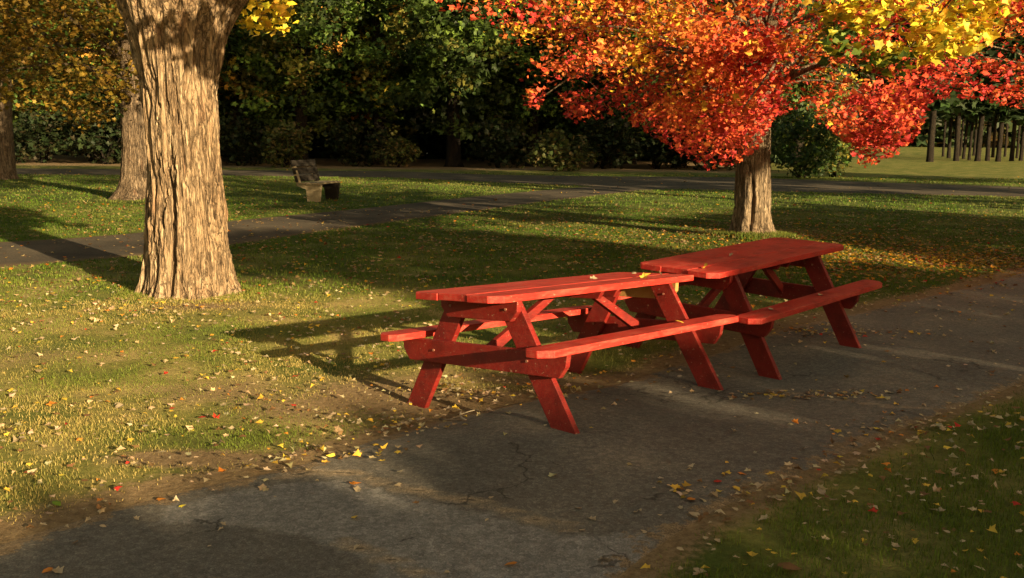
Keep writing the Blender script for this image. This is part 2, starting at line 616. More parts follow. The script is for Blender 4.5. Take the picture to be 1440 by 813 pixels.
# ------------------------------------------------------------------ leaf clouds
MAPLE = np.array([(0, .30), (0, .02), (.33, -.05), (.28, .17), (.55, .42), (.30, .56), (.0, 1.0), (-.30, .56), (-.55, .42), (-.28, .17), (-.33, -.05)])
MAPLE_F = np.array([(0, i, i + 1 if i < 10 else 1) for i in range(1, 11)])
OVAL = np.array([(0, .45), (0, 0), (.26, .2), (.30, .62), (0, 1.0), (-.30, .62), (-.26, .2)])
OVAL_F = np.array([(0, i, i + 1 if i < 6 else 1) for i in range(1, 7)])
CLUMP = np.array([(0, .1), (.28, -.3), (.75, -.12), (.42, .22), (.62, .72), (.08, .5), (-.4, .85), (-.3, .28), (-.78, .05), (-.26, -.32)])
CLUMP_F = np.array([(0, i, i + 1 if i < 9 else 1) for i in range(1, 10)])
CHIP = np.array([(0, -.1), (.42, .35), (.05, 1.0), (-.38, .5)])
CHIP_F = np.array([(0, 1, 2), (0, 2, 3)])
SHAPES = {'chip': (CHIP, CHIP_F), 'maple': (MAPLE, MAPLE_F), 'oval': (OVAL, OVAL_F), 'clump': (CLUMP, CLUMP_F)}


def leaf_mesh(name, P, size, col, shape='maple', mt=None, tilt=.9, bend=.25, flat=None):
    """one mesh of many leaves at P (n,3)"""
    n = len(P)
    S, Fc = SHAPES[shape]
    k = len(S)
    # random frames: normal leans from up by tilt
    az = rng.uniform(0, 2 * math.pi, n)
    tl = np.abs(rng.normal(0, tilt, n)) if flat is None else np.abs(rng.normal(0, flat, n))
    nn = np.stack([np.sin(tl) * np.cos(az), np.sin(tl) * np.sin(az), np.cos(tl)], 1)
    a2 = rng.uniform(0, 2 * math.pi, n)
    ref = np.stack([np.cos(a2), np.sin(a2), rng.normal(0, .2, n)], 1)
    e1 = np.cross(nn, ref)
    e1 /= np.linalg.norm(e1, axis=1)[:, None] + 1e-9
    e2 = np.cross(nn, e1)
    sz = np.broadcast_to(np.asarray(size), (n,))
    bd = rng.normal(0, bend, n)
    bl = rng.normal(0, bend, n)
    X = S[None, :, 0] * (1 + rng.normal(0, .08, (n, k)))
    Yv = (S[None, :, 1] - .4) * (1 + rng.normal(0, .08, (n, k)))
    Z = bd[:, None] * np.abs(S[None, :, 0]) * 1.1 + bl[:, None] * (S[None, :, 1] - .4) ** 2
    Vv = P[:, None, :] + sz[:, None, None] * (X[..., None] * e1[:, None, :] + Yv[..., None] * e2[:, None, :] + Z[..., None] * nn[:, None, :])
    Fa = (np.arange(n)[:, None, None] * k + Fc[None]).reshape(-1, 3)
    Cv = np.repeat(np.asarray(col)[:, None, :], k, 1).reshape(-1, 3)
    return np_mesh(name, Vv.reshape(-1, 3), Fa, 3, mt or LEAF, col=Cv)


def palette(n, cols, weights, jitter=.18):
    w = np.array(weights, float)
    i = rng.choice(len(cols), n, p=w / w.sum())
    c = np.array(cols)[i] * (1 + rng.normal(0, jitter, (n, 1))) * (1 + rng.normal(0, .06, (n, 3)))
    return np.clip(c, .002, .9)


def clusters(centers, per, rad, squash=.6):
    """leaf points round cluster centres"""
    c = np.repeat(centers, per, 0)
    return c + rng.normal(0, 1, c.shape) * np.array([rad, rad, rad * squash])


RED_C, ORG_C, CRIM_C, GOLD_C, YEL_C = (.58, .075, .035), (.64, .18, .04), (.42, .033, .032), (.66, .37, .04), (.72, .54, .04)
GRN_C, DGRN_C, OLV_C, BRN_C = (.055, .10, .016), (.026, .052, .012), (.085, .085, .02), (.22, .12, .025)


# ------------------------------------------------------------------ tubes, trunks
def tube(Vs, Fs, pts, rads, seg=10, rough=0.0):
    pts = [Vector(p) for p in pts]
    base = len(Vs)
    prev = None
    for i, (p, r) in enumerate(zip(pts, rads)):
        t = (pts[min(i + 1, len(pts) - 1)] - pts[max(i - 1, 0)]).normalized()
        a = Vector((1, 0, 0)) if prev is None else prev
        a = (a - t * a.dot(t))
        if a.length < 1e-3:
            a = Vector((0, 1, 0)) - t * t.y
        a.normalize()
        b = t.cross(a)
        prev = a
        for k in range(seg):
            w = 2 * math.pi * k / seg
            rr = r * (1 + rough * (random.random() - .5))
            Vs.append(tuple(p + (a * math.cos(w) + b * math.sin(w)) * rr))
    for i in range(len(pts) - 1):
        for k in range(seg):
            k2 = (k + 1) % seg
            Fs.append((base + i * seg + k, base + i * seg + k2, base + (i + 1) * seg + k2, base + (i + 1) * seg + k))
    Fs.append(tuple(base + (len(pts) - 1) * seg + k for k in range(seg)))
    Fs.append(tuple(base + k for k in reversed(range(seg))))


def poly_mesh(name, Vs, Fs, mt, smooth=True):
    me = bpy.data.meshes.new(name)
    me.from_pydata(Vs, [], Fs)
    me.materials.append(mt)
    if smooth:
        me.polygons.foreach_set('use_smooth', [True] * len(me.polygons))
    me.update()
    return me


def curve_pts(a, b, sag=0.0, n=7, wob=.12):
    a, b = Vector(a), Vector(b)
    L = (b - a).length
    o = []
    w = Vector((random.uniform(-1, 1), random.uniform(-1, 1), random.uniform(-1, 1))) * wob * L
    for i in range(n):
        t = i / (n - 1)
        p = a.lerp(b, t) + w * math.sin(math.pi * t) * .5 + Vector((0, 0, sag * L * math.sin(math.pi * t)))
        o.append(p)
    return o


def limb(Vs, Fs, a, b, r0, r1, sag=.12, seg=8, twigs=0, tw_len=.8):
    pts = curve_pts(a, b, sag)
    n = len(pts)
    tube(Vs, Fs, pts, [r0 + (r1 - r0) * i / (n - 1) for i in range(n)], seg, .15)
    for k in range(twigs):
        i = random.randint(2, n - 1)
        p = pts[i]
        q = p + Vector((random.uniform(-1, 1), random.uniform(-1, 1), random.uniform(-.4, .7))).normalized() * tw_len * random.uniform(.5, 1.2)
        tube(Vs, Fs, curve_pts(p, q, .05, 4), [r1 * .9, r1 * .7, r1 * .5, r1 * .25], 5)


def barky_trunk(Vs, Fs, cx, cy, prof, nang, ridge, freq, groove=(), flare=None):
    """prof: list of (z, xoff, halfwidth); a trunk with vertical bark plates"""
    zs = np.array([p[0] for p in prof])
    nz = int((zs[-1] - zs[0]) / .022) if nang > 100 else int((zs[-1] - zs[0]) / .06)
    zz = np.linspace(zs[0], zs[-1], nz)
    xo = np.interp(zz, zs, [p[1] for p in prof])
    hw = np.interp(zz, zs, [p[2] for p in prof])
    k = max(1, nz // 40)
    ker = np.ones(2 * k + 1) / (2 * k + 1)
    sm = lambda q: np.convolve(np.pad(q, k, mode='edge'), ker, 'valid')
    xo, hw = sm(xo), sm(hw)
    an = np.linspace(0, 2 * np.pi, nang, endpoint=False)
    A, Z = np.meshgrid(an, zz)
    ca, sa = np.cos(A), np.sin(A)
    warp = (fbm(ca * 2.2 + 5, sa * 2.2, Z * 1.3, 3) - .5) * .5
    u = freq
    n = fbm(ca * u + warp, sa * u + warp, Z * 1.25, 4)
    rid = np.abs(n - .5) * 4.2                       # deep narrow furrows between plates
    rid = np.clip(rid, 0, 1) ** .55
    n2 = fbm(ca * u * 3.0, sa * u * 3.0 + 4, Z * 4.0, 4)
    brk = fbm(ca * u * 1.15 + 2, sa * u * 1.15, Z * 6.0 + 3, 3)
    big = fbm(ca * 1.6 + 9, sa * 1.6, Z * .55, 2) - .5
    r = hw[:, None] * (1 + .10 * big) + ridge * (rid - .75) + ridge * .55 * (n2 - .5)
    r -= ridge * .42 * (1 - sstep(.36, .43, brk))
    for (ga, gw, gd, z0, z1) in groove:
        da = np.angle(np.exp(1j * (A - ga - .10 * np.sin(Z * 2.1))))
        r -= gd * np.exp(-(da / gw) ** 2) * sstep(z0, z0 + .3, Z) * (1 - sstep(z1 - .4, z1, Z))
    if flare:
        lob = .5 + .5 * np.cos(A * flare[0] + flare[2])
        r += flare[1] * lob * np.exp(-np.clip(Z, 0, 9) / .22)
    X = cx + xo[:, None] + r * ca
    Y = cy + r * sa
    b = len(Vs)
    Vs.extend(map(tuple, np.stack([X, Y, Z], -1).reshape(-1, 3)))
    for i in range(nz - 1):
        o = b + i * nang
        for j in range(nang):
            j2 = (j + 1) % nang
            Fs.append((o + j, o + j2, o + nang + j2, o + nang + j))
    Fs.append(tuple(b + (nz - 1) * nang + j for j in range(nang)))


# ------------------------------------------------------------------ the big pale trunk on the left
BT = (-3.20, 9.42)
s_m = 9.1 / F_PX
prof = []
for (py, l, r_) in ((455, 184, 358), (432, 189, 350), (420, 194, 341), (400, 198, 334), (387, 200, 331), (332, 202, 324), (277, 204, 318), (221, 203, 313), (166, 200, 309), (111, 192, 309), (55, 180, 317), (20, 168, 332), (0, 161, 345), (-40, 146, 366), (-120, 118, 400), (-200, 100, 420)):
    z = at_depth(267, py, 9.05)[2]
    cxp = at_depth((l + r_) / 2, py, BT[1])[0] - BT[0]
    prof.append((z, cxp, (r_ - l) / 2 * s_m * .93))
Vs, Fs = [], []
barky_trunk(Vs, Fs, BT[0], BT[1], prof, 340, .062, 8.5,
            groove=((R(-97), .07, .11, -.2, 1.35), (R(-128), .05, .06, .5, 2.4), (R(-150), .07, .10, 1.0, 3.4), (R(-72), .06, .05, .9, 2.6)), flare=(7, .075, 1.0))
ztop = prof[-1][0]
for (dx, dy, h, r0) in ((-1.7, .4, 3.6, .36), (.3, .9, 4.6, .36), (1.9, -.2, 3.4, .34), (.5, -1.6, 4.2, .28)):
    limb(Vs, Fs, (BT[0] + dx * .30 - .02, BT[1] + dy * .3, ztop - .3), (BT[0] + dx, BT[1] + dy, ztop + h), r0, .12, .04, 14, 5, 1.6)
big = thing('maple_tree', 'massive pale furrowed maple trunk in full sun on the left lawn', 'tree', (0, 0, 0))
mesh_obj('trunk', poly_mesh('trunk', Vs, Fs, BARK_BIG), big)
# its crown: high, out of the picture but for the yellow sprigs right of the fork
cc = []
while len(cc) < 240:
    p = rng.normal(0, 1, 3)
    p /= np.linalg.norm(p)
    q = np.array([BT[0], BT[1] + .8, 7.6]) + p * np.array([4.6, 4.4, 3.4]) * rng.uniform(.45, 1)
    x_, y_, d_ = to_px(q)
    if q[2] > 3.9 and (d_[0] < 1 or y_[0] < -60):
        cc.append(q)
P = clusters(np.array(cc), 40, .42)
C = palette(len(P), [YEL_C, GOLD_C, GRN_C, OLV_C], [3, 3, 3, 2])
bo = []  # unseen bough added above the frame to dapple the upper trunk
for k in range(80):
    p_, q_ = rng.normal(4.02, .42), rng.normal(4.0, .7)
    bo.append([*pq(p_, q_), 9.27 * TAN + 2.0 - q_ * TAN + rng.uniform(0, 1) ** .8 * 1.3])
bo = np.array(bo)
P = np.vstack([P, clusters(bo, 15, .10)])
C = np.vstack([C, palette(80 * 15, [YEL_C, GOLD_C, GRN_C], [2, 2, 3])])
sp = np.array([at_depth(px, py, 10.2 + rng.uniform(-.5, .7)) for px, py in ((348, 6), (362, 14), (375, 3), (388, 16), (396, 4), (372, 26), (352, -12), (384, -10), (400, 22), (410, -20), (357, 33), (340, -20), (392, 40), (378, -25))])
P2 = clusters(sp, 16, .085)
C2 = palette(len(P2), [YEL_C, GOLD_C, OLV_C], [6, 2, 1])
Pa = np.vstack([P, P2])
mesh_obj('crown', leaf_mesh('crown', Pa, np.r_[rng.uniform(.10, .17, len(P)), rng.uniform(.07, .12, len(P2))], np.vstack([C, C2])), big)

# ------------------------------------------------------------------ red maple
RT = np.array([3.93, 15.35])
Vs, Fs = [], []
sm2 = 15.1 / F_PX
prof = []
for (py, l, r_) in ((352, 1020, 1096), (338, 1023, 1092), (330, 1027, 1087), (318, 1030, 1084), (300, 1032, 1083), (250, 1034, 1083), (190, 1036, 1083), (120, 1038, 1084), (60, 1032, 1092), (30, 1025, 1100)):
    z = at_depth(1057, py, 15.1)[2]
    prof.append((z, at_depth((l + r_) / 2, py, RT[1])[0] - RT[0], (r_ - l) / 2 * sm2))
barky_trunk(Vs, Fs, RT[0], RT[1], prof, 120, .035, 5.0, groove=((R(-110), .10, .06, -.2, 1.2), (R(-60), .08, .05, 0, 2.0)), flare=(6, .09, .4))
zt = prof[-1][0]
OUT_X = [560, 620, 690, 722, 740, 760, 775, 800, 870, 925, 960, 1000, 1035, 1065, 1092, 1130, 1178, 1215, 1262, 1290, 1312, 1370, 1440, 1520, 1700]
OUT_Y = [-10, 14, 30, 70, 152, 152, 110, 172, 160, 192, 215, 235, 226, 205, 158, 156, 188, 232, 214, 186, 136, 134, 152, 150, 60]
cc = []
tries = 0
while len(cc) < 600 and tries < 400000:
    tries += 1
    a = rng.uniform(0, 2 * math.pi)
    rr = math.sqrt(rng.uniform(0, 1))
    X = RT[0] + .1 + 5.2 * rr * math.cos(a)
    Yy = RT[1] + 4.6 * rr * math.sin(a)
    zc = 1.55 + rng.uniform(0, 1) ** 1.4 * 3.2
    q = np.array([X, Yy, zc])
    x_, y_, d_ = to_px(q)
    px, py = x_[0], y_[0]
    lim = np.interp(px, OUT_X, OUT_Y) - 13
    if py > lim or py < -140:
        continue
    # drooping underside: further from the outline of its own depth the fewer
    if rr < .25 and zc < 2.2:
        continue
    if px < 800 and 40 < py < 128 and rng.random() < .8:
        continue
    if 1092 < px < 1175 and 128 < py and rng.random() < .5:
        continue
    if 1290 < px and py > 60 and rng.random() < .25:
        continue
    if px < 700 or (px < 770 and rng.random() < .6):
        continue
    if fbm(q[0] * .85 + 2, q[1] * .85, q[2] * 2.0 + 1, 2) < .475:
        continue
    cc.append(q)
for (px, py) in ((744, 150), (752, 146), (762, 142), (774, 138), (786, 150), (712, 22), (728, 40), (745, 56), (705, 4), (660, 6), (800, 164), (812, 158), (826, 150), (870, 150), (900, 168), (940, 190), (965, 208),
                 (985, 222), (1000, 226), (1012, 216), (1040, 214), (1055, 205), (1190, 205), (1205, 214), (1216, 224), (1226, 216), (1238, 205), (1250, 208), (1268, 198), (1300, 140), (1330, 128), (1360, 128), (1400, 140), (1425, 148), (790, 92), (800, 96), (812, 88)):
    cc.append(at_depth(px, py - 2, RT[1] + rng.uniform(-3.2, .5)))
for k in range(75):
    cc.append(at_depth(rng.uniform(985, 1105), rng.uniform(40, 182), RT[1] - rng.uniform(.7, 3.4)))
cc = np.array(cc)
P = clusters(cc, 58, .12, .55)
# leaves sit along drooping sprays that run outward from the trunk
_dir = np.repeat(cc, 58, 0) - np.array([RT[0], RT[1], 2.6])
_dir /= np.linalg.norm(_dir, axis=1)[:, None]
_t = rng.normal(0, .30, len(P))
P += _dir * _t[:, None]
P[:, 2] -= .55 * np.clip(_t, 0, 2) ** 2
x_, y_, d_ = to_px(P)
ok = y_ < np.interp(x_, OUT_X, OUT_Y) + 4
P = P[ok]
pn = fbm(P[:, 0] * .55 + 3, P[:, 1] * .55, P[:, 2] * .9 + 4, 3)
pn = (pn - pn.mean()) / pn.std()
hn = (P[:, 2] - 2.6) * .7 - (P[:, 0] - RT[0]) * .10 + pn * .9 + rng.normal(0, .75, len(P))
tabl = np.array([CRIM_C, RED_C, (.62, .11, .035), ORG_C, GOLD_C, YEL_C])
idx = np.clip(np.digitize(hn, [-.85, .2, .95, 2.1, 3.0]), 0, 5)
C = tabl[idx] * (1 + rng.normal(0, .16, (len(P), 1)))
# high crown, above the picture
q = rng.normal(0, 1, (260, 3))
q /= np.linalg.norm(q, axis=1)[:, None]
hc = np.array([RT[0], RT[1], 7.2]) + q * np.array([4.8, 4.6, 3.4]) * rng.uniform(.5, 1, (260, 1))
x_, y_, d_ = to_px(hc)
hc = hc[(y_ < -150) & (hc[:, 2] > 4.3)]
P3 = clusters(hc, 36, .45)
C3 = palette(len(P3), [RED_C, ORG_C, GOLD_C], [4, 4, 1])
red = thing('maple_tree', 'scarlet and orange maple with low drooping crown behind the picnic tables', 'tree')
mesh_obj('crown', leaf_mesh('crown', np.vstack([P, P3]), np.r_[rng.uniform(.042, .066, len(P)) * rng.choice([.8, 1, 1.25, 1.6], len(P)), rng.uniform(.14, .22, len(P3))], np.clip(np.vstack([C, C3]), .003, .9)), red)
for k in range(60):
    t = cc[rng.integers(len(cc))]
    z0 = rng.uniform(1.9, 3.3)
    limb(Vs, Fs, (RT[0], RT[1], z0), tuple(t), .04 * rng.uniform(.5, 1.4), .008, .10, 6, 5, .6)
for k in range(6):
    t = hc[rng.integers(len(hc))]
    limb(Vs, Fs, (RT[0], RT[1], zt - .4), tuple(t), .2, .03, .02, 8, 3, 1.2)
mesh_obj('trunk', poly_mesh('trunk', Vs, Fs, BARK_PALE), red)

# ------------------------------------------------------------------ yellow maple whose branch hangs into the upper right corner
ytr = np.array([10.5, 9.0])
Vs, Fs = [], []
barky_trunk(Vs, Fs, ytr[0], ytr[1], [(-.1, 0, .36), (.3, 0, .27), (3.2, .1, .22), (5.2, .2, .17)], 60, .03, 4.5, flare=(6, .06, 0))
sp = []
for (px, py) in ((1165, 8), (1180, 22), (1178, 45), (1170, 62), (1186, 78), (1196, 20), (1190, 58), (1210, 10), (1225, 28), (1240, 8), (1245, 84), (1258, 76), (1262, 96), (1235, 88), (1275, 84), (1280, 20), (1290, 45), (1300, 8), (1305, 28), (1310, 60),
                 (1318, 80), (1325, 15), (1330, 40), (1340, 62), (1345, 25), (1355, 8), (1360, 45), (1370, 28), (1375, 60), (1385, 15), (1395, 38), (1400, 5), (1295, 72), (1350, 70), (1320, 50), (1260, 12)):
    sp.append(at_depth(px, py - 4, 9.7 + rng.uniform(-.45, .45)))
for k in range(22):
    sp.append(at_depth(rng.uniform(1150, 1560), rng.uniform(-110, -15), 10.2 + rng.uniform(-.5, 1.0)))
sp = np.array(sp)
P = clusters(sp, 26, .10, .7)
x_, y_, d_ = to_px(P)
C = palette(len(P), [YEL_C, GOLD_C, (.42, .36, .03), (.16, .19, .02)], [4, 3, 2, .6])
gm = ((x_ < 1205) & (y_ > 30)) | ((y_ > 72) & (x_ < 1290))
C[gm] = palette(int(gm.sum()), [(.10, .15, .02), (.05, .09, .015), (.36, .32, .03)], [3, 2, 2])
hcl = np.array([[ytr[0] + rng.normal(1.2, 1.5), ytr[1] + rng.normal(0, 1.6), rng.uniform(5.2, 8)] for k in range(30)])
P3 = clusters(hcl, 24, .4)
C3 = palette(len(P3), [YEL_C, GOLD_C], [2, 1])
yel = thing('maple_tree', 'golden yellow maple branch with greenish leaves hanging in front of the scarlet maple', 'tree')
mesh_obj('crown', leaf_mesh('crown', np.vstack([P, P3]), rng.uniform(.065, .125, len(P) + len(P3)), np.vstack([C, C3])), yel)
a0 = (ytr[0] + .05, ytr[1], 3.2)
mid_ = at_depth(1400, -60, 9.8)
limb(Vs, Fs, a0, tuple(mid_), .12, .045, .06, 8)
for t in sp[::4]:
    limb(Vs, Fs, tuple(mid_ + rng.normal(0, .05, 3)), tuple(t + np.array([0, 0, .03])), .016, .004, .04, 5)
for t in hcl[::6]:
    limb(Vs, Fs, (ytr[0] + .2, ytr[1], 4.9), tuple(t), .09, .02, .05, 6)
mesh_obj('trunk', poly_mesh('trunk', Vs, Fs, BARK), yel)


# ------------------------------------------------------------------ trees with their own crown and trunk, generic
def make_tree(name, label, cat, trunk_prof, centers, per, rad, leaf, cols, wts, shape='clump', bark=BARK_DARK, group=None, loc=(0, 0, 0), nlimb=10, squash=.6, flare=(6, .08, 0), colour_by_cluster=False, nang=40, ridge=.03, limb_r=.06, z0=(1.5, 4), keep=None):
    Vs, Fs = [], []
    barky_trunk(Vs, Fs, 0, 0, trunk_prof, nang, ridge, 4.5, flare=flare)
    for k in range(nlimb):
        t = centers[rng.integers(len(centers))]
        limb(Vs, Fs, (0, 0, min(rng.uniform(*z0), trunk_prof[-1][0] - .1)), tuple(t), limb_r, .012, .08, 6, 2, .6)
    o = thing(name, label, cat, loc, group)
    mesh_obj('trunk', poly_mesh('trunk', Vs, Fs, bark), o)
    P = clusters(np.asarray(centers), per, rad, squash)
    if keep is not None:
        m = keep(P)
    else:
        m = np.ones(len(P), bool)
    if colour_by_cluster:
        C = np.repeat(palette(len(centers), cols, wts, .42), per, 0) * (1 + rng.normal(0, .15, (len(P), 1)))
    else:
        C = palette(len(P), cols, wts)
    P, C = P[m], np.clip(C[m], .002, .9)
    mesh_obj('crown', leaf_mesh('crown', P, rng.uniform(*leaf, len(P)), C, shape), o)
    return o


def shell(n, c, r, lo=.4, zmin=None, drop=0):
    o = []
    while len(o) < n:
        p = rng.normal(0, 1, 3)
        p /= np.linalg.norm(p)
        q = np.array(c) + p * np.array(r) * rng.uniform(lo, 1)
        if zmin is None or q[2] > zmin:
            o.append(q)
    return np.array(o)


# golden tree second from the left, trunk lit at its foot
G = on_ground(181, 281)
base = np.array([G[0], G[1] + .4, 0])
pts = []
OX = [-200, 0, 30, 60, 95, 130, 160, 175, 200, 240]
OY = [165, 150, 168, 150, 188, 178, 165, 130, 140, 95]
while len(pts) < 260:
    px, py, dd = rng.uniform(-200, 215), rng.uniform(-80, 175), rng.uniform(19.5, 25)
    if py < np.interp(px, OX, OY) - 12:
        pts.append(at_depth(px, py, dd) - base)
up = shell(140, (0, .5, 8.5), (5.5, 5, 3.6), .5, 5.4)
make_tree('maple_tree', 'old maple with dull golden brown leaves behind the left side of the massive trunk', 'tree',
          [(-.1, 0, .55), (.15, .03, .45), (.5, .06, .38), (1.2, .08, .33), (3, .10, .29), (6, .1, .26)], np.vstack([pts, up]), 56, .27, (.08, .14),
          [(.165, .10, .013), (.21, .14, .018), (.10, .075, .013), GRN_C], [4, 3, 2, .9], 'maple', BARK, loc=tuple(base), nlimb=16, flare=(5, .16, .4), nang=70, limb_r=.07, z0=(2, 5))
# far left trunk
G = on_ground(4, 252)
base = np.array([G[0], G[1], 0])
up = np.vstack([shell(120, (0, 0, 7.5), (5, 4, 4), .5, 4.2), [at_depth(rng.uniform(-60, 60), rng.uniform(-10, 70), G[1] - 1.5) - base for k in range(30)]])
make_tree('maple_tree', 'slim pale trunk at the far left edge beneath golden leaves', 'tree',
          [(-.1, 0, .52), (.3, .0, .44), (2, .05, .40), (4.2, .2, .36), (6, .4, .3)], up, 26, .4, (.16, .28), [(.15, .08, .012), (.19, .115, .016), GRN_C], [4, 3, 1], 'maple', BARK,
          loc=tuple(base), nlimb=8)

# ------------------------------------------------------------------ dark wood behind: individual trees
WOOD = [(.038, .066, .012), (.085, .13, .02), (.024, .042, .01), (.14, .125, .025), (.5, .25, .035), (.55, .42, .05)]


def wood_proto(seed_h, w):
    cs = np.vstack([shell(150, (0, 0, 6.0), (4.2, 3.2, 4.6), .35, 1.6), shell(60, (0, 0, 11.5), (3.6, 3.2, 4), .3)])
    o = make_tree('woodland_tree', 'x', 'tree', [(-.2, 0, .5), (.3, 0, .38), (3, .05, .32), (9, .2, .2)], cs, 62, .46, (.13, .26), WOOD, w, 'clump', colour_by_cluster=True, nlimb=12, z0=(2, 7))
    return o


protos = [wood_proto(0, [5, 4, 3, 1, .15, .1]), wood_proto(1, [3, 7, 2, 3, 1.1, 1.1]), wood_proto(2, [6, 2, 4, 1, .1, .05])]
spots = [(-30, 56, 0, 1.1), (-25.5, 58, 2, 1.15), (-21, 55, 1, 1.0), (-16.5, 57, 1, 1.1), (-12.2, 54.5, 0, 1.05), (-8, 57, 1, 1.12), (-3.4, 54, 2, 1.15), (1.2, 57, 0, 1.1), (5.5, 55, 2, 1.0), (10, 57, 0, 1.1), (14.5, 58, 2, 1.1), (18.6, 62, 1, .95),
         (-28, 65, 2, 1.3), (-19, 66, 0, 1.3), (-10, 65, 2, 1.35), (-1, 66, 0, 1.3), (8, 66, 2, 1.3), (17, 68, 0, 1.2), (-36, 60, 0, 1.2)]
used = set()
for i, (x, y, k, s) in enumerate(spots):
    o = protos[k] if k not in used else copy_tree(protos[k])
    used.add(k)
    o.location = (x, y, 0)
    o.rotation_euler.z = rng.uniform(0, 6.28)
    o.scale = (s, s, s)
    front = y < 60
    tag(o, 'tall dark green tree in the shaded front row of the background wood' if front else 'tall dark tree deeper in the wood behind the front row', 'tree',
        'front row of the background wood' if front else 'second row of the background wood')

# low growth along the wood's foot


def make_shrub(name, label, loc, r, h, cols, wts, leaf=(.12, .22), n=46, per=26, group=None, shape='clump'):
    cs = []
    while len(cs) < n:
        p = rng.normal(0, 1, 3)
        p /= np.linalg.norm(p)
        q = np.array([0, 0, h * .5]) + p * np.array([r, r * .8, h * .52]) * rng.uniform(.45, 1)
        if q[2] > .08:
            cs.append(q)
    cs = np.array(cs)
    Vs, Fs = [], []
    for k in range(7):
        limb(Vs, Fs, (rng.normal(0, .08), rng.normal(0, .08), -.05), tuple(cs[rng.integers(n)]), .035, .008, .05, 5)
    o = thing(name, label, 'shrub', loc, group)
    mesh_obj('stem', poly_mesh('stem', Vs, Fs, BARK_DARK), o)
    P = clusters(cs, per, .2 * max(r, .8) ** .5, .8)
    P = P[P[:, 2] > .03]
    mesh_obj('crown', leaf_mesh('crown', P, rng.uniform(*leaf, len(P)), palette(len(P), cols, wts), shape), o)
    return o


SH = [((.014, .024, .007), (.024, .034, .01), (.03, .026, .01)), (5, 3, 2)]
LT = [((.07, .075, .02), (.04, .06, .012), (.11, .085, .03)), (4, 3, 2)]
protos = [make_shrub('woodland_shrub', 'x', (0, 0, 0), 1.9, 2.5, *SH), make_shrub('woodland_shrub', 'x', (0, 0, 0), 1.6, 2.0, *LT)]
used = set()
for i, (px, d, k, s) in enumerate([(-40, 54, 0, 1.2), (60, 53, 0, 1.2), (150, 52, 0, 1.3), (250, 53, 0, 1.2), (335, 52, 0, 1.1), (500, 53, 0, 1.0), (560, 52, 1, .8), (700, 53, 0, 1.1), (850, 53, 0, 1.15), (925, 54, 0, 1.2), (1000, 53, 0, 1.3), (1050, 56, 0, 1.4)]):
    o = protos[k] if k not in used else copy_tree(protos[k])
    used.add(k)
    p = at_depth(px, 230, d)
    o.location = (p[0], d, 0)
    o.rotation_euler.z = rng.uniform(0, 6.28)
    o.scale = (s, s, s)
    tag(o, 'dark undergrowth shrub along the foot of the background wood' if k == 0 else 'small straggly olive shrub at the wood edge right of the distant bench', 'shrub',
        'undergrowth along the background wood' if k == 0 else None)
p = at_depth(403, 232, 49.5)
make_shrub('woodland_shrub', 'olive green shrub catching sun just behind the distant bench', (p[0], 49.5, 0), 1.3, 2.1, *LT)
p = at_depth(790, 236, 48.5)
make_shrub('woodland_shrub', 'bright leafy shrub at the wood edge below the left tip of the scarlet crown', (p[0], 48.5, 0), 1.6, 2.0, *LT)
p = at_depth(1125, 238, 43)
make_shrub('garden_shrub', 'rounded dense dark green bush right of the scarlet maple trunk', (p[0], 43, 0), 1.55, 2.9, (DGRN_C, GRN_C), (4, 1), (.1, .18), 70, 30)
p = at_depth(1172, 240, 44)
make_shrub('garden_shrub', 'loose yellow green shrub beside the rounded dark bush', (p[0], 44, 0), 1.0, 3.4, ((.12, .13, .025), GRN_C, (.3, .25, .04)), (4, 2, 1), (.1, .18), 50, 22)

# deep wood: one mass far behind, nobody could count it
n = 33000
x = rng.uniform(-75, 26, n)
y = 72 + rng.uniform(0, 9, n)
P = np.stack([x, y, rng.uniform(0, 1, n) ** .9 * (17 + 5 * vnoise(x * .2, y * .2))], 1)
P[:9000, 2] = rng.uniform(0, 7, 9000)
C = palette(n, [DGRN_C, (.02, .035, .01), OLV_C], [4, 4, 1])
tag(mesh_obj('deep_woods', leaf_mesh('deep_woods', P, rng.uniform(.6, 1.1, n), C, 'clump', tilt=1.4)), kind='stuff')
n = 22000
x = rng.uniform(10, 150, n)
y = 165 + rng.uniform(0, 14, n)
P = np.stack([x, y, .9 + rng.uniform(0, 1, n) * (26 + 6 * vnoise(x * .1, y * .1))], 1)
C = palette(n, [(.018, .03, .008), (.03, .05, .012), (.05, .045, .012), (.08, .05, .014)], [4, 4, 2, 1])
tag(mesh_obj('distant_woods', leaf_mesh('distant_woods', P, rng.uniform(1.3, 2.2, n), C, 'clump', tilt=1.4)), kind='stuff')

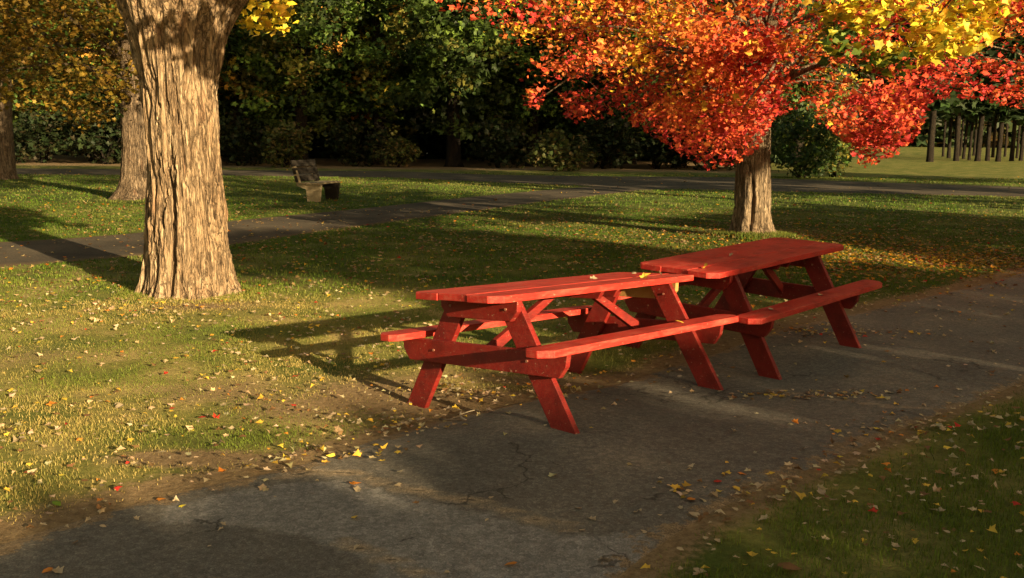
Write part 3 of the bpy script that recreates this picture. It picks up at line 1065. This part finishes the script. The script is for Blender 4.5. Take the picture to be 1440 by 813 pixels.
# row of dark pines far right
names = {1308: 'thickest dark pine trunk, leftmost of the far row beyond the meadow', 1345: 'tall dark pine, second from the left in the far row beyond the meadow'}
for (px, wpx, d) in ((1308, 11, 84), (1345, 9, 88), (1355, 5, 96), (1363, 5, 92), (1375, 9, 88), (1389, 7, 90), (1404, 8, 88), (1423, 7, 90), (1436, 6, 92), (1462, 8, 88), (1490, 8, 90), (1326, 4, 104), (1334, 6, 99), (1350, 4, 108), (1396, 5, 103), (1413, 4, 107), (1430, 4, 101), (1369, 4, 110)):
    p = at_depth(px, 220, d)
    r0 = wpx * d / F_PX / 2
    h0 = 3.2
    cs = np.vstack([shell(60, (0, 0, 9), (2.6, 2.6, 5.2), .4, 4.4), shell(24, (0, 0, 14.5), (1.8, 1.8, 3.5), .3)])
    r0 *= .85
    pt = make_tree('pine_tree', names.get(px, 'slim dark pine trunk among the far row beyond the meadow'), 'pine tree', [(-.3, 0, r0 * 1.2), (.5, 0, r0), (6, 0, r0 * .85), (15, 0, r0 * .4)], cs, 26, .6, (.5, .9),
              [DGRN_C, (.02, .035, .012)], [2, 3], 'clump', BARK_DARK, None if px in names else 'far row of dark pines', (p[0], d, float(gz(p[0], d))), 8, flare=None, nang=14, ridge=.02, z0=(2.4, 10))
    pt.rotation_euler = (rng.normal(0, .012), rng.normal(0, .02), rng.uniform(0, 6.28))

# ------------------------------------------------------------------ shade trees on the sun's side, outside the picture
LEAFY = [GRN_C, OLV_C, YEL_C, BRN_C]


def shade_tree(p, q, zs, centers, per, rad, leaf=(.22, .4), label='leafy tree standing on the sunny side outside the picture', h=6):
    b = pq(p, q)
    make_tree('shade_tree', label, 'tree', [(-.1, 0, .34), (.4, 0, .26), (h * .55, .05, .2), (h, .1, .08)], centers, per, rad, leaf, LEAFY, [4, 2, 1, 1], 'chip', BARK, 'shade trees outside the picture', (b[0], b[1], 0), 8, z0=(1, h * .6))


QC = -13.0


def hq(qe):
    return (qe - QC) * TAN


def shade_mask(p, q):
    """where the leafy screen on the sunny side stops the light (p across the rays, q along the shadows at ground level)"""
    low = np.interp(p, [-9, -3, 0, 1.2, 2.2, 3.2, 4.0, 5.1, 5.4, 6.5, 9.6, 10.2, 10.7, 11.2, 11.8, 12.6, 13.4, 14.2, 22],
                    [4.0, 4.4, 4.2, 4.4, 4.4, 4.5, 4.7, 5.2, 12, 15.5, 14, 12.5, 9.6, 7.3, 5.2, 6.2, 8.0, 13, 14])
    band = (p > 4.3) & (p < 6) & (q > 8.9) & (q < np.interp(p, [4.3, 5.2, 6], [12.5, 15, 16])) & (q > 8.9 + (4.7 - p) * 1.5)
    band |= (p > 11.6) & (p < 14.4) & (q > 13.2) & (q < 15.2)
    return (q < low) | band


for (a, b) in ((-8, -3), (-3, 1.2), (1.2, 4.2), (4.2, 9.9), (9.9, 13.8), (13.8, 21)):
    m = (a + b) / 2
    o = []
    qs = np.linspace(-12, 20, 200)
    area = sum(shade_mask(np.full(200, pp), qs).mean() * 32 * TAN for pp in np.linspace(a, b, 20)) * (b - a) / 20
    while len(o) < area * 27:
        p, q = rng.uniform(a, b), rng.uniform(QC + 1.2, 17)
        tst = np.array([(p, q), (p, q + .6), (p, q - .6), (p + .22, q), (p - .22, q)])
        if shade_mask(tst[:, 0], tst[:, 1]).all():
            dq = rng.normal(0, .9)
            xy = (p - m) * PAX + dq * QAX
            o.append((xy[0], xy[1], hq(q) - dq * TAN))
    shade_tree(m, QC, None, np.array(o), 56, .16, (.10, .2), h=min(6.0, hq(float(np.interp(m, [-9, 0, 1.2, 4, 5.1, 6.5, 9.6, 11.8, 14.2], [3.6, 3.6, 3.8, 4.2, 4.8, 15, 15, 5.4, 13]))) - .5))
# tall ones that keep the background wood in shade
for (p_, q_, hgt, w_) in ((27, -8, 21, 4.5), (35, -10, 22, 4.5), (43, -6, 20, 4.0), (21.5, 4, 22, 3.6)):
    cs = shell(170, (0, 0, hgt * .6), (w_, w_, hgt * .4), .3, 4)
    shade_tree(p_, q_, None, cs, 26, .8, (.5, .9), 'tall leafy tree standing on the sunny side outside the picture', h=hgt * .8)


# ------------------------------------------------------------------ picnic tables
def board(bm, x0, x1, y0, y1, z0, z1, ch=(0, 0, 0, 0), bev=.004):
    """board along x with corner cuts ch = (x0y0, x1y0, x1y1, x0y1)"""
    o = []
    for (x, y, c, sx, sy, first) in ((x0, y0, ch[0], 1, 1, 0), (x1, y0, ch[1], -1, 1, 1), (x1, y1, ch[2], -1, -1, 0), (x0, y1, ch[3], 1, -1, 1)):
        if c:
            a, b = (x, y + sy * c), (x + sx * c, y)
            o += [a, b] if first == 0 else [b, a]
        else:
            o.append((x, y))
    prism(bm, [(p[0], p[1], z0) for p in o], (0, 0, z1 - z0), bev)


def prism(bm, pts, ext, bev=.004):
    """extrude a planar polygon by ext, edges softened"""
    t = bmesh.new()
    vs = [t.verts.new(p) for p in pts]
    f = t.faces.new(vs)
    r = bmesh.ops.extrude_face_region(t, geom=[f])
    bmesh.ops.translate(t, verts=[v for v in r['geom'] if isinstance(v, bmesh.types.BMVert)], vec=ext)
    bmesh.ops.recalc_face_normals(t, faces=t.faces)
    if bev:
        bmesh.ops.bevel(t, geom=list(t.edges), offset=bev, segments=2, profile=.6, affect='EDGES')
    me = bpy.data.meshes.new('tmp')
    t.to_mesh(me)
    t.free()
    bm.from_mesh(me)
    bpy.data.meshes.remove(me)


def bm_obj(name, bm, mt, parent):
    me = bpy.data.meshes.new(name)
    bm.to_mesh(me)
    bm.free()
    me.materials.append(mt)
    return mesh_obj(name, me, parent)


def bolt(parent, x, y, z, axis_dir):
    bm = bmesh.new()
    bmesh.ops.create_cone(bm, cap_ends=True, segments=10, radius1=.008, radius2=.006, depth=.008,
                          matrix=Matrix.Translation((x, y, z)) @ Matrix.Rotation(R(90) * axis_dir, 4, 'Y'))
    return bm_obj('bolt', bm, STEEL, parent)


def make_table(T, label, tan_cleat):
    root = thing('picnic_table', label, 'picnic table')
    root.matrix_world = T['M']
    L = T['L']
    # local: x along the table, +y = away from viewer, so viewer side is -y
    bm = bmesh.new()
    w3 = TW / 3
    for k in range(3):
        y0, y1 = -TW / 2 + k * w3 + .0025, -TW / 2 + (k + 1) * w3 - .0025
        c = [0, 0, 0, 0]
        if k == 0:
            c[0] = c[1] = CH
        if k == 2:
            c[2] = c[3] = CH * .7
        dz = (.0, .0015, -.001)[k]
        board(bm, (0, .004, -.003)[k], L + (0, -.006, .004)[k], y0, y1, TH - TT + dz, TH + dz, c)
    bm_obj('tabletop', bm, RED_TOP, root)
    for s in (-1, 1):
        bm = bmesh.new()
        ya, yb = sorted((s * BI, s * BO))
        c = [CH * .6, CH * .6, CH * .6, CH * .6]
        if s < 0:
            c[0] = c[1] = CH
        else:
            c[2] = c[3] = CH
        board(bm, 0, L, ya, yb, BH - TT, BH, c)
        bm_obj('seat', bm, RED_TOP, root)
    Ft = T['F']
    sl = .576
    bt = .038
    for e, (xf, sd) in enumerate(((T['d0'], -1), (L - T['d1'], 1))):
        for s in (-1, 1):
            bm = bmesh.new()
            zt_ = TH - TT - .001
            lo, hi = -.03, zt_
            w = .166
            x0 = xf if sd < 0 else xf - bt
            pts = [(x0, s * (Ft - sl * lo), lo), (x0, s * (Ft - sl * hi), hi), (x0, s * (Ft - sl * hi - w), hi), (x0, s * (Ft - sl * lo - w), lo)]
            prism(bm, pts, (bt, 0, 0))
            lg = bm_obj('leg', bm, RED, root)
            xo = x0 - .004 if sd < 0 else x0 + bt + .004
            if not (sd < 0):
                bolt(lg, xo if False else x0 - .003, s * (Ft - sl * .38 - w * .5), .38, 1)
                bolt(lg, x0 - .003, s * (Ft - sl * .62 - w * .5), .62, 1)
        # bench bearer and top cleat on the outer face of the legs
        xo = xf - bt - .001 if sd < 0 else xf + .001
        bm = bmesh.new()
        zt_, zb = BH - TT - .001, BH - TT - .135
        yo = BO - .03
        prism(bm, [(xo, -yo, zt_), (xo, -yo + .012, zt_ - .07), (xo, -yo + .06, zb), (xo, yo - .06, zb), (xo, yo - .012, zt_ - .07), (xo, yo, zt_)], (bt, 0, 0))
        be = bm_obj('bench_bearer', bm, RED, root)
        bm = bmesh.new()
        zt_, zb = TH - TT - .001, TH - TT - .118
        yo = TW / 2 - .035
        prism(bm, [(xo, -yo, zt_), (xo, -yo + .004, zt_ - .06), (xo, -yo + .055, zb), (xo, yo - .055, zb), (xo, yo - .004, zt_ - .06), (xo, yo, zt_)], (bt, 0, 0))
        tan_ = tan_cleat and sd > 0
        cl = bm_obj('top_cleat', bm, TAN_WOOD if tan_ else RED, root)
        if tan_:
            cl['label'] = 'bare unpainted tan wooden cleat'
        fx = xo - .003 if sd < 0 else xo + bt + .003
        for s in (-1, 1):
            bolt(be, fx, s * (Ft - sl * .38 - .083), BH - TT - .06, 1)
            bolt(cl, fx, s * (Ft - sl * .64 - .083), TH - TT - .05, 1)
        # diagonal brace from the bearer up to the middle of the top
        bm = bmesh.new()
        xm = L * (.42 if sd < 0 else .60)
        xs = xf + .03 if sd < 0 else xf - .03
        za, zb_ = BH - TT - .09, TH - TT - .004
        dx = xm - xs
        g = (zb_ - za) / math.hypot(dx, zb_ - za)
        hw_ = .045 / g if g > .2 else .1
        prism(bm, [(xs, -.02, za), (xs, -.02, za + .075), (xm - sd * -.0 + (.05 if sd < 0 else -.05) * 0, -.02, zb_), (xm + (.10 if sd < 0 else -.10), -.02, zb_)], (0, .038, 0))
        bm_obj('brace', bm, RED, root)
    for xm in (L * .47, L * .55):
        bm = bmesh.new()
        prism(bm, [(xm, -TW / 2 + .03, TH - TT - .002), (xm, -TW / 2 + .06, TH - TT - .05), (xm, TW / 2 - .06, TH - TT - .05), (xm, TW / 2 - .03, TH - TT - .002)], (.038, 0, 0))
        bm_obj('batten', bm, RED, root)
    return root


make_table(TABLES[0], 'nearer red wooden picnic table with sunlit top at the left of the pair', True)
make_table(TABLES[1], 'farther red wooden picnic table mostly in shade at the right of the pair', False)

# ------------------------------------------------------------------ distant bench
bp = on_ground(452, 282)
bench = thing('park_bench', 'dark slatted park bench with pale seat edge standing alone on the far grass', 'bench', (bp[0], bp[1], 0))
bench.rotation_euler.z = R(76)
bm = bmesh.new()
for k in range(3):
    board(bm, -.65, .65, -.10 + k * .17 - .13, .05 + k * .17 - .13, .43, .475, bev=.006)
bm_obj('seat', bm, BENCH_LIT, bench)
bm = bmesh.new()
for k, (z, y) in enumerate(((.56, .33), (.75, .38), (.94, .43))):
    prism(bm, [(-.65, y, z - .075), (-.65, y + .045, z - .085), (-.65, y + .085, z + .065), (-.65, y + .04, z + .075)], (1.3, 0, 0), .006)
bm_obj('backrest', bm, BENCH_SHADED, bench)
for sx in (-.52, .52):
    bm = bmesh.new()
    prism(bm, [(sx - .06, -.2, -.03), (sx - .06, -.26, .425), (sx - .06, .30, .425), (sx - .06, .47, .98), (sx - .06, .535, .96), (sx - .06, .38, .38), (sx - .06, .14, .30), (sx - .06, .10, -.03)], (.12, 0, 0), .008)
    bm_obj('leg', bm, BENCH_LIT if sx < 0 else BENCH_SHADED, bench)


# ------------------------------------------------------------------ grass blades
def blades(n_try, xr, yr, dens, hgt, wid, name, dry=.5):
    x = rng.uniform(*xr, n_try)
    y = rng.uniform(*yr, n_try)
    vis = np.abs(x) < .72 * y + .8
    x, y = x[vis], y[vis]
    keep = ~on_path(x, y)
    x, y = x[keep], y[keep]
    d = dirt_amount(x, y)
    cl = fbm(x * 5, y * 5, 1.1, 3)
    pr = np.clip(1.02 - d * 1.25, .03, 1) * np.clip((cl - .28) * 3.2, .12, 1) * dens(x, y)
    k = rng.random(len(x)) < pr
    x, y, d, cl = x[k], y[k], d[k], cl[k]
    n = len(x)
    rgt = sstep(0, .4, 3.33 + (x - .38) * .915 - y)
    h = hgt * rng.uniform(.4, 1.25, n) * (1 - .45 * d) * (1 + .7 * rgt)
    w = wid * rng.uniform(.6, 1.4, n)
    a = rng.uniform(0, 2 * math.pi, n)
    ln = np.abs(rng.normal(.35, .35, n)) * h
    la = rng.uniform(0, 2 * math.pi, n)
    bx, by, bz = x, y, gz(x, y) - .004
    dx, dy = np.cos(a) * w / 2, np.sin(a) * w / 2
    lx, ly = np.cos(la) * ln, np.sin(la) * ln
    V = np.stack([np.stack([bx - dx, by - dy, bz], 1), np.stack([bx + dx, by + dy, bz], 1),
                  np.stack([bx + dx * .7 + lx * .4, by + dy * .7 + ly * .4, bz + h * .6], 1), np.stack([bx - dx * .7 + lx * .4, by - dy * .7 + ly * .4, bz + h * .6], 1),
                  np.stack([bx + lx, by + ly, bz + h], 1)], 1)
    o = np.arange(n)[:, None] * 5
    Fc = np.concatenate([o + np.array([[0, 1, 2]]), o + np.array([[0, 2, 3]]), o + np.array([[3, 2, 4]])], 1).reshape(-1, 3)
    big_ = fbm(x * .8 + 3, y * .8 + 9, 0, 3)
    dr = np.clip((big_ - .47 - .12 * sstep(0, .4, 3.33 + (x - .38) * .915 - y)) * 3.2 * dry + d * .9 + rng.normal(0, .22, n) + .15 * dry, 0, 1)
    far_ = np.maximum(sstep(8.6, 10.5, y + .25 * x), rgt * .12)[:, None]  # mid-lawn blades: greener, with the shade there darkened into their colour
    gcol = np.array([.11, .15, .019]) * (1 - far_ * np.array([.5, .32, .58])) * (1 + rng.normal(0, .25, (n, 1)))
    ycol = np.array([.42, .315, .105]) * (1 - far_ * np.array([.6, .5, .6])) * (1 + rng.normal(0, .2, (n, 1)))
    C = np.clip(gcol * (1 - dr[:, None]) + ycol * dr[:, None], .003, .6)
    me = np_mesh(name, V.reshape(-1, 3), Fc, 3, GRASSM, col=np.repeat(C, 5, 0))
    return tag(mesh_obj(name, me), kind='stuff')


blades(760000, (-8, 8), (2.4, 9.5), lambda x, y: np.clip(1.6 - y * .1, .45, 1), .024, .003, 'grass', .9)
blades(500000, (-17, 17), (9.5, 22), lambda x, y: np.clip(1.6 - y * .045, .4, 1), .036, .009, 'grass', .5)
blades(190000, (-32, 32), (22, 44), lambda x, y: .8 + 0 * x, .05, .025, 'grass', .55)

blades(60000, (-4.6, -1.8), (8.0, 9.6), lambda x, y: .9 * np.exp(-((np.hypot(x - BT[0], y - BT[1]) - .62) / .16) ** 2), .042, .005, 'grass', .1)
blades(60000, (2.6, 5.3), (14.0, 16.2), lambda x, y: .9 * np.exp(-((np.hypot(x - RT[0], y - RT[1]) - .46) / .2) ** 2), .08, .010, 'grass', .4)

# ------------------------------------------------------------------ fallen leaves
LC = {'cream': (.44, .345, .21), 'yellow': (.60, .40, .05), 'orange': (.55, .20, .025), 'red': (.42, .03, .018), 'brown': (.17, .09, .035), 'green': (.12, .20, .02)}
LEAFMESH = {}


def leaf_data(colname, var):
    k = (colname, var)
    if k not in LEAFMESH:
        S, Fc = (OVAL, OVAL_F) if var >= 3 else (MAPLE * np.array([.8, 1]), MAPLE_F)
        r = np.random.default_rng(50 + var)
        b1, b2, b3 = r.uniform(.0, .6), r.uniform(-.5, .5), r.uniform(-.4, .4)
        V = []
        for (x, y) in S:
            y -= .4
            z = b1 * abs(x) + b2 * y * y + b3 * x * y + r.normal(0, .035)
            V.append((x * r.uniform(.85, 1.1), y, z))
        V = np.array(V)
        V[:, 2] -= V[:, 2].min()
        c = np.array(LC[colname])
        me = np_mesh('fallen_leaf', V, Fc, 3, LEAF, col=np.tile(c, (len(V), 1)) * r.uniform(.75, 1.15, (len(V), 1)))
        LEAFMESH[k] = me
    return LEAFMESH[k]


def put_leaf(x, y, colname, size, label, group=None, z=None, name='fallen_leaf', var=None, tilt=.16):
    o = bpy.data.objects.new(name, leaf_data(colname, int(rng.integers(0, 5)) if var is None else var))
    o.location = (x, y, float(gz(x, y)) + .012 if z is None else z)
    o.rotation_euler = (rng.normal(0, tilt), rng.normal(0, tilt), rng.uniform(0, 6.28))
    o.scale = (size, size, size)
    link(o)
    return tag(o, label, 'leaf', group)


# those with a look of their own
for (px, py, c, s, lab) in ((1008, 687, 'red', .075, 'small bright red leaf lying alone on the path near the right grass edge'),
                            (971, 712, 'orange', .085, 'orange leaf standing on the path just below the small red one'),
                            (499, 685, 'orange', .085, 'orange yellow leaf on the path, farther of two below the table'),
                            (499, 730, 'yellow', .08, 'yellow leaf on the grey path patch, nearer of two below the table'),
                            (720, 795, 'orange', .085, 'brown orange leaf on the path at the bottom centre'),
                            (68, 804, 'orange', .07, 'orange leaf at the bottom left corner of the dark path'),
                            (82, 804, 'cream', .09, 'pinkish cream leaf touching the orange one at the bottom left'),
                            (79, 711, 'green', .08, 'fresh green leaf in the grass at the left edge of the path'),
                            (283, 584, 'red', .085, 'bright red leaf on the sunlit lawn before the massive trunk'),
                            (75, 567, 'orange', .12, 'large orange brown leaf on the sunlit lawn at far left'),
                            (168, 570, 'cream', .13, 'largest pale curled leaf on the sunlit lawn'),
                            (227, 437, 'yellow', .10, 'yellow leaf at the foot of the massive trunk'),
                            (1057, 788, 'yellow', .09, 'bright yellow leaf on the grass at the bottom right'),
                            (1106, 806, 'brown', .16, 'big brown maple leaf at the bottom edge of the right grass'),
                            (982, 808, 'cream', .09, 'round cream leaf at the bottom edge where path meets grass'),
                            (1318, 722, 'cream', .11, 'star shaped white leaf upright on the right grass'),
                            (1287, 600, 'red', .08, 'red leaf at the right edge of the path among cream ones'),
                            (1295, 607, 'yellow', .09, 'lime yellow leaf on the right grass below the red leaf')):
    w = on_ground(px, py)
    put_leaf(w[0], w[1], c, s * .62, lab)
# on the tables
M0, M1 = TABLES[0]['M'], TABLES[1]['M']
for (M, lx, ly, c, s, lab, va) in ((M0, 1.62, -.20, 'yellow', .075, 'curled yellow leaf standing on the nearer tabletop', 0), (M1, .16, -.16, 'yellow', .065, 'pale yellow leaf on the near corner of the farther tabletop', 1),
                                   (M0, 1.35, .03, 'cream', .05, 'tiny pale leaf in the middle of the nearer tabletop', 2), (M0, 1.95, -.11, 'cream', .05, 'small cream leaf at the end of the nearer tabletop by the joint', 3),
                                   (M0, 1.9, .08, 'cream', .045, 'cream leaf scrap under the lip of the farther tabletop', 4), (M1, .75, .02, 'cream', .045, 'tiny cream leaf in the middle of the farther tabletop', 2)):
    w = M @ Vector((lx, ly, TH + .006))
    put_leaf(w.x, w.y, c, s, lab, z=w.z, var=va, tilt=.4)
for (M, lx, c, s, lab) in ((M0, 1.45, 'yellow', .06, 'yellow brown leaf on the front seat of the nearer table'), (M1, .35, 'cream', .06, 'cream leaf on the front seat of the farther table near its left end'),
                           (M1, 1.05, 'cream', .05, 'small cream leaf midway along the front seat of the farther table')):
    w = M @ Vector((lx, -.57, BH + .005))
    put_leaf(w.x, w.y, c, s, lab, z=w.z)


def leaf_field(n, xr, yr, prob):
    x = rng.uniform(*xr, n)
    y = rng.uniform(*yr, n)
    k = (np.abs(x) < .66 * y + .4) & (rng.random(n) < prob(x, y))
    return x[k], y[k]


def lprob(x, y):
    path = inside(FRONT, x, y)
    other = inside(MID, x, y) | inside(ROAD, x, y)
    er = seg_dist(FR[::6], x, y)
    el = seg_dist(FL[::6], x, y)
    p = np.where(path, .03, .55 + .5 * (fbm(x * 1.2, y * 1.2, 8) - .45) * 2.2)
    p = np.where(path, p + .55 * np.exp(-er / .22) + .30 * np.exp(-el / .25), p + .30 * np.exp(-el / .35) + .35 * np.exp(-er / .3))
    p = np.where(other, .22, p)
    w = np.exp(-((x - 3.9) / 5.5) ** 2 - ((y - 14) / 4.5) ** 2)
    return np.clip(p + .6 * w, 0, 1)


X, Y = leaf_field(12500, (-6, 6.5), (2.3, 9.8), lprob)
order = np.argsort(np.hypot(X, Y))
X, Y = X[order], Y[order]
path = inside(FRONT, X, Y)
right = (~path) & (seg_dist(FR[::6], X, Y) < seg_dist(FL[::6], X, Y))
NI = 285
for i in range(min(NI, len(X))):
    sz = rng.uniform(.022, .045) if rng.random() < .85 else rng.uniform(.045, .065)
    r = rng.random()
    if path[i]:
        c = 'cream' if r < .85 else 'brown'
        sz *= .85
        lab, g = '%s fallen leaf lying loose on the dark asphalt path' % {'cream': 'pale cream', 'brown': 'dull brown'}[c], 'leaves on the asphalt path'
    elif right[i]:
        sz *= .8
        c = 'cream' if r < .55 else 'yellow' if r < .72 else 'brown' if r < .92 else 'orange'
        lab, g = '%s fallen leaf in the shaded grass right of the path' % {'cream': 'pale cream', 'brown': 'dull brown', 'yellow': 'dull yellow', 'orange': 'small orange'}[c], 'leaves on the right grass'
    else:
        c = 'cream' if r < .5 else 'yellow' if r < .72 else 'brown' if r < .9 else 'orange' if r < .96 else 'red'
        lab, g = '%s fallen leaf on the lawn left of the path' % {'cream': 'pale cream', 'brown': 'dull brown', 'yellow': 'dull yellow', 'orange': 'small orange', 'red': 'dark red'}[c], 'leaves on the left lawn'
    put_leaf(X[i], Y[i], c, sz, lab, g)
x1, y1 = X[NI:], Y[NI:]
x2, y2 = leaf_field(15000, (-13, 13), (9.8, 22), lprob)
x3, y3 = leaf_field(5000, (-26, 26), (22, 46), lambda x, y: .8 * lprob(x, y))
x4, y4 = rng.normal(5.7, 1.5, 2600), rng.normal(12.6, .8, 2600)
x5, y5 = rng.normal(4.0, 1.4, 900), rng.normal(15.0, 1.0, 900)
x2, y2 = np.r_[x2, x4, x5], np.r_[y2, y4, y5]
# small drifts caught at the path's edges and by the tables' feet
for (px, py, rx, ry, k) in ((1140, 550, .35, .07, 110), (1060, 466, .5, .1, 120), (565, 590, .18, .12, 70), (690, 545, .35, .12, 110), (470, 640, .2, .08, 50), (1190, 470, .4, .1, 90), (1060, 700, .25, .12, 60), (1290, 602, .3, .12, 70)):
    c_ = on_ground(px, py)
    x1 = np.r_[x1, rng.normal(c_[0], rx, k)]
    y1 = np.r_[y1, rng.normal(c_[1], ry, k)]
xs, ys = np.r_[x1, x2, x3], np.r_[y1, y2, y3]
n = len(xs)
P = np.stack([xs, ys, gz(xs, ys) + np.where(on_path(xs, ys), .016, .026)], 1)
C = palette(n, [LC['cream'], (.38, .28, .15), LC['yellow'], LC['orange'], LC['red'], LC['brown']], [5, 4, 2.2, .7, .3, 3])
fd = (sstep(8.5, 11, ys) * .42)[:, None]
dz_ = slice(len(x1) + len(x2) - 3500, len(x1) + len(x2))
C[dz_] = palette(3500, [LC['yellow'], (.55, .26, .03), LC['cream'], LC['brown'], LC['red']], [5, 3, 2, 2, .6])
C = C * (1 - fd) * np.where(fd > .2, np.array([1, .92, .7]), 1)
sz = np.r_[rng.uniform(.016, .046, len(x1)), rng.uniform(.03, .062, len(x2)), rng.uniform(.05, .10, len(x3))]
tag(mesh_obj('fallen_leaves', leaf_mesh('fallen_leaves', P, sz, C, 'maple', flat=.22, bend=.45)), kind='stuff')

# two twigs by the nearer table's foot
for (a, b, r_, mt, lab) in (((618, 583), (656, 592), .006, TWIG, 'thin dark twig lying by the foot of the nearer table'), ((648, 572), (655, 591), .006, TWIG_PALE, 'short bleached twig crossing the dark twig under the nearer table')):
    A, B = on_ground(*a), on_ground(*b)
    Vs, Fs = [], []
    pts = curve_pts((A[0], A[1], float(gz(A[0], A[1])) + .014), (B[0], B[1], float(gz(B[0], B[1])) + .014), 0, 6, .12)
    for p in pts:
        p.z = float(gz(p.x, p.y)) + .018
    tube(Vs, Fs, pts, [r_, r_, r_ * .9, r_ * .8, r_ * .7, r_ * .5], 7, .2)
    m_ = (pts[2] + pts[1]) / 2
    tube(Vs, Fs, [m_, m_ + Vector((.05, .05, .004)), m_ + Vector((.11, .08, .01))], [r_ * .6, r_ * .5, r_ * .3], 5)
    tag(mesh_obj('twig', poly_mesh('twig', Vs, Fs, mt)), lab, 'twig')

# ------------------------------------------------------------------ camera, light, world
cam = bpy.data.cameras.new('camera')
co = link(bpy.data.objects.new('camera', cam))
M = Matrix(((CR[0], CU[0], -FW[0], 0), (CR[1], CU[1], -FW[1], 0), (CR[2], CU[2], -FW[2], CAM_H), (0, 0, 0, 1)))
co.matrix_world = M
cam.sensor_fit = 'HORIZONTAL'
cam.sensor_width = 36
cam.lens = 36 * F_PX / 1440
cam.clip_start = .05
cam.clip_end = 2000
scene.camera = co

sun = bpy.data.lights.new('sun', 'SUN')
sun.energy = 5.0
sun.angle = R(.53)
sun.color = (1.0, .76, .44)
so = link(bpy.data.objects.new('sun', sun))
so.location = (20, -28, 12)
dirv = Vector((-SX * math.cos(SUN_EL), -SY * math.cos(SUN_EL), -math.sin(SUN_EL)))
so.rotation_euler = dirv.to_track_quat('-Z', 'Y').to_euler()

w = bpy.data.worlds.new('World')
scene.world = w
w.use_nodes = True
nt = w.node_tree
nt.nodes.clear()
sky = nt.nodes.new('ShaderNodeTexSky')
sky.sky_type = 'NISHITA'
sky.sun_disc = False
sky.sun_elevation = SUN_EL
sky.sun_rotation = math.atan2(SX, SY)
sky.air_density = 1.2
sky.dust_density = 2.0
bg = nt.nodes.new('ShaderNodeBackground')
bg.inputs['Strength'].default_value = .055
tint = mix(nt, 1.0, sky.outputs[0], (1.32, 1.07, .70), 'MULTIPLY')     # the photo's warm white balance
nt.links.new(tint, bg.inputs['Color'])
wo = nt.nodes.new('ShaderNodeOutputWorld')
nt.links.new(bg.outputs[0], wo.inputs['Surface'])

scene.view_settings.view_transform = 'Standard'
scene.view_settings.look = 'None'
scene.view_settings.gamma = 1
scene.view_settings.exposure = 1.8
scene.view_settings.use_curve_mapping = False
scene.render.engine = 'CYCLES'
scene.cycles.use_denoising = True
scene.cycles.max_bounces = 6
scene.cycles.diffuse_bounces = 3
scene.cycles.transmission_bounces = 3
scene.render.resolution_x, scene.render.resolution_y = 1024, 578
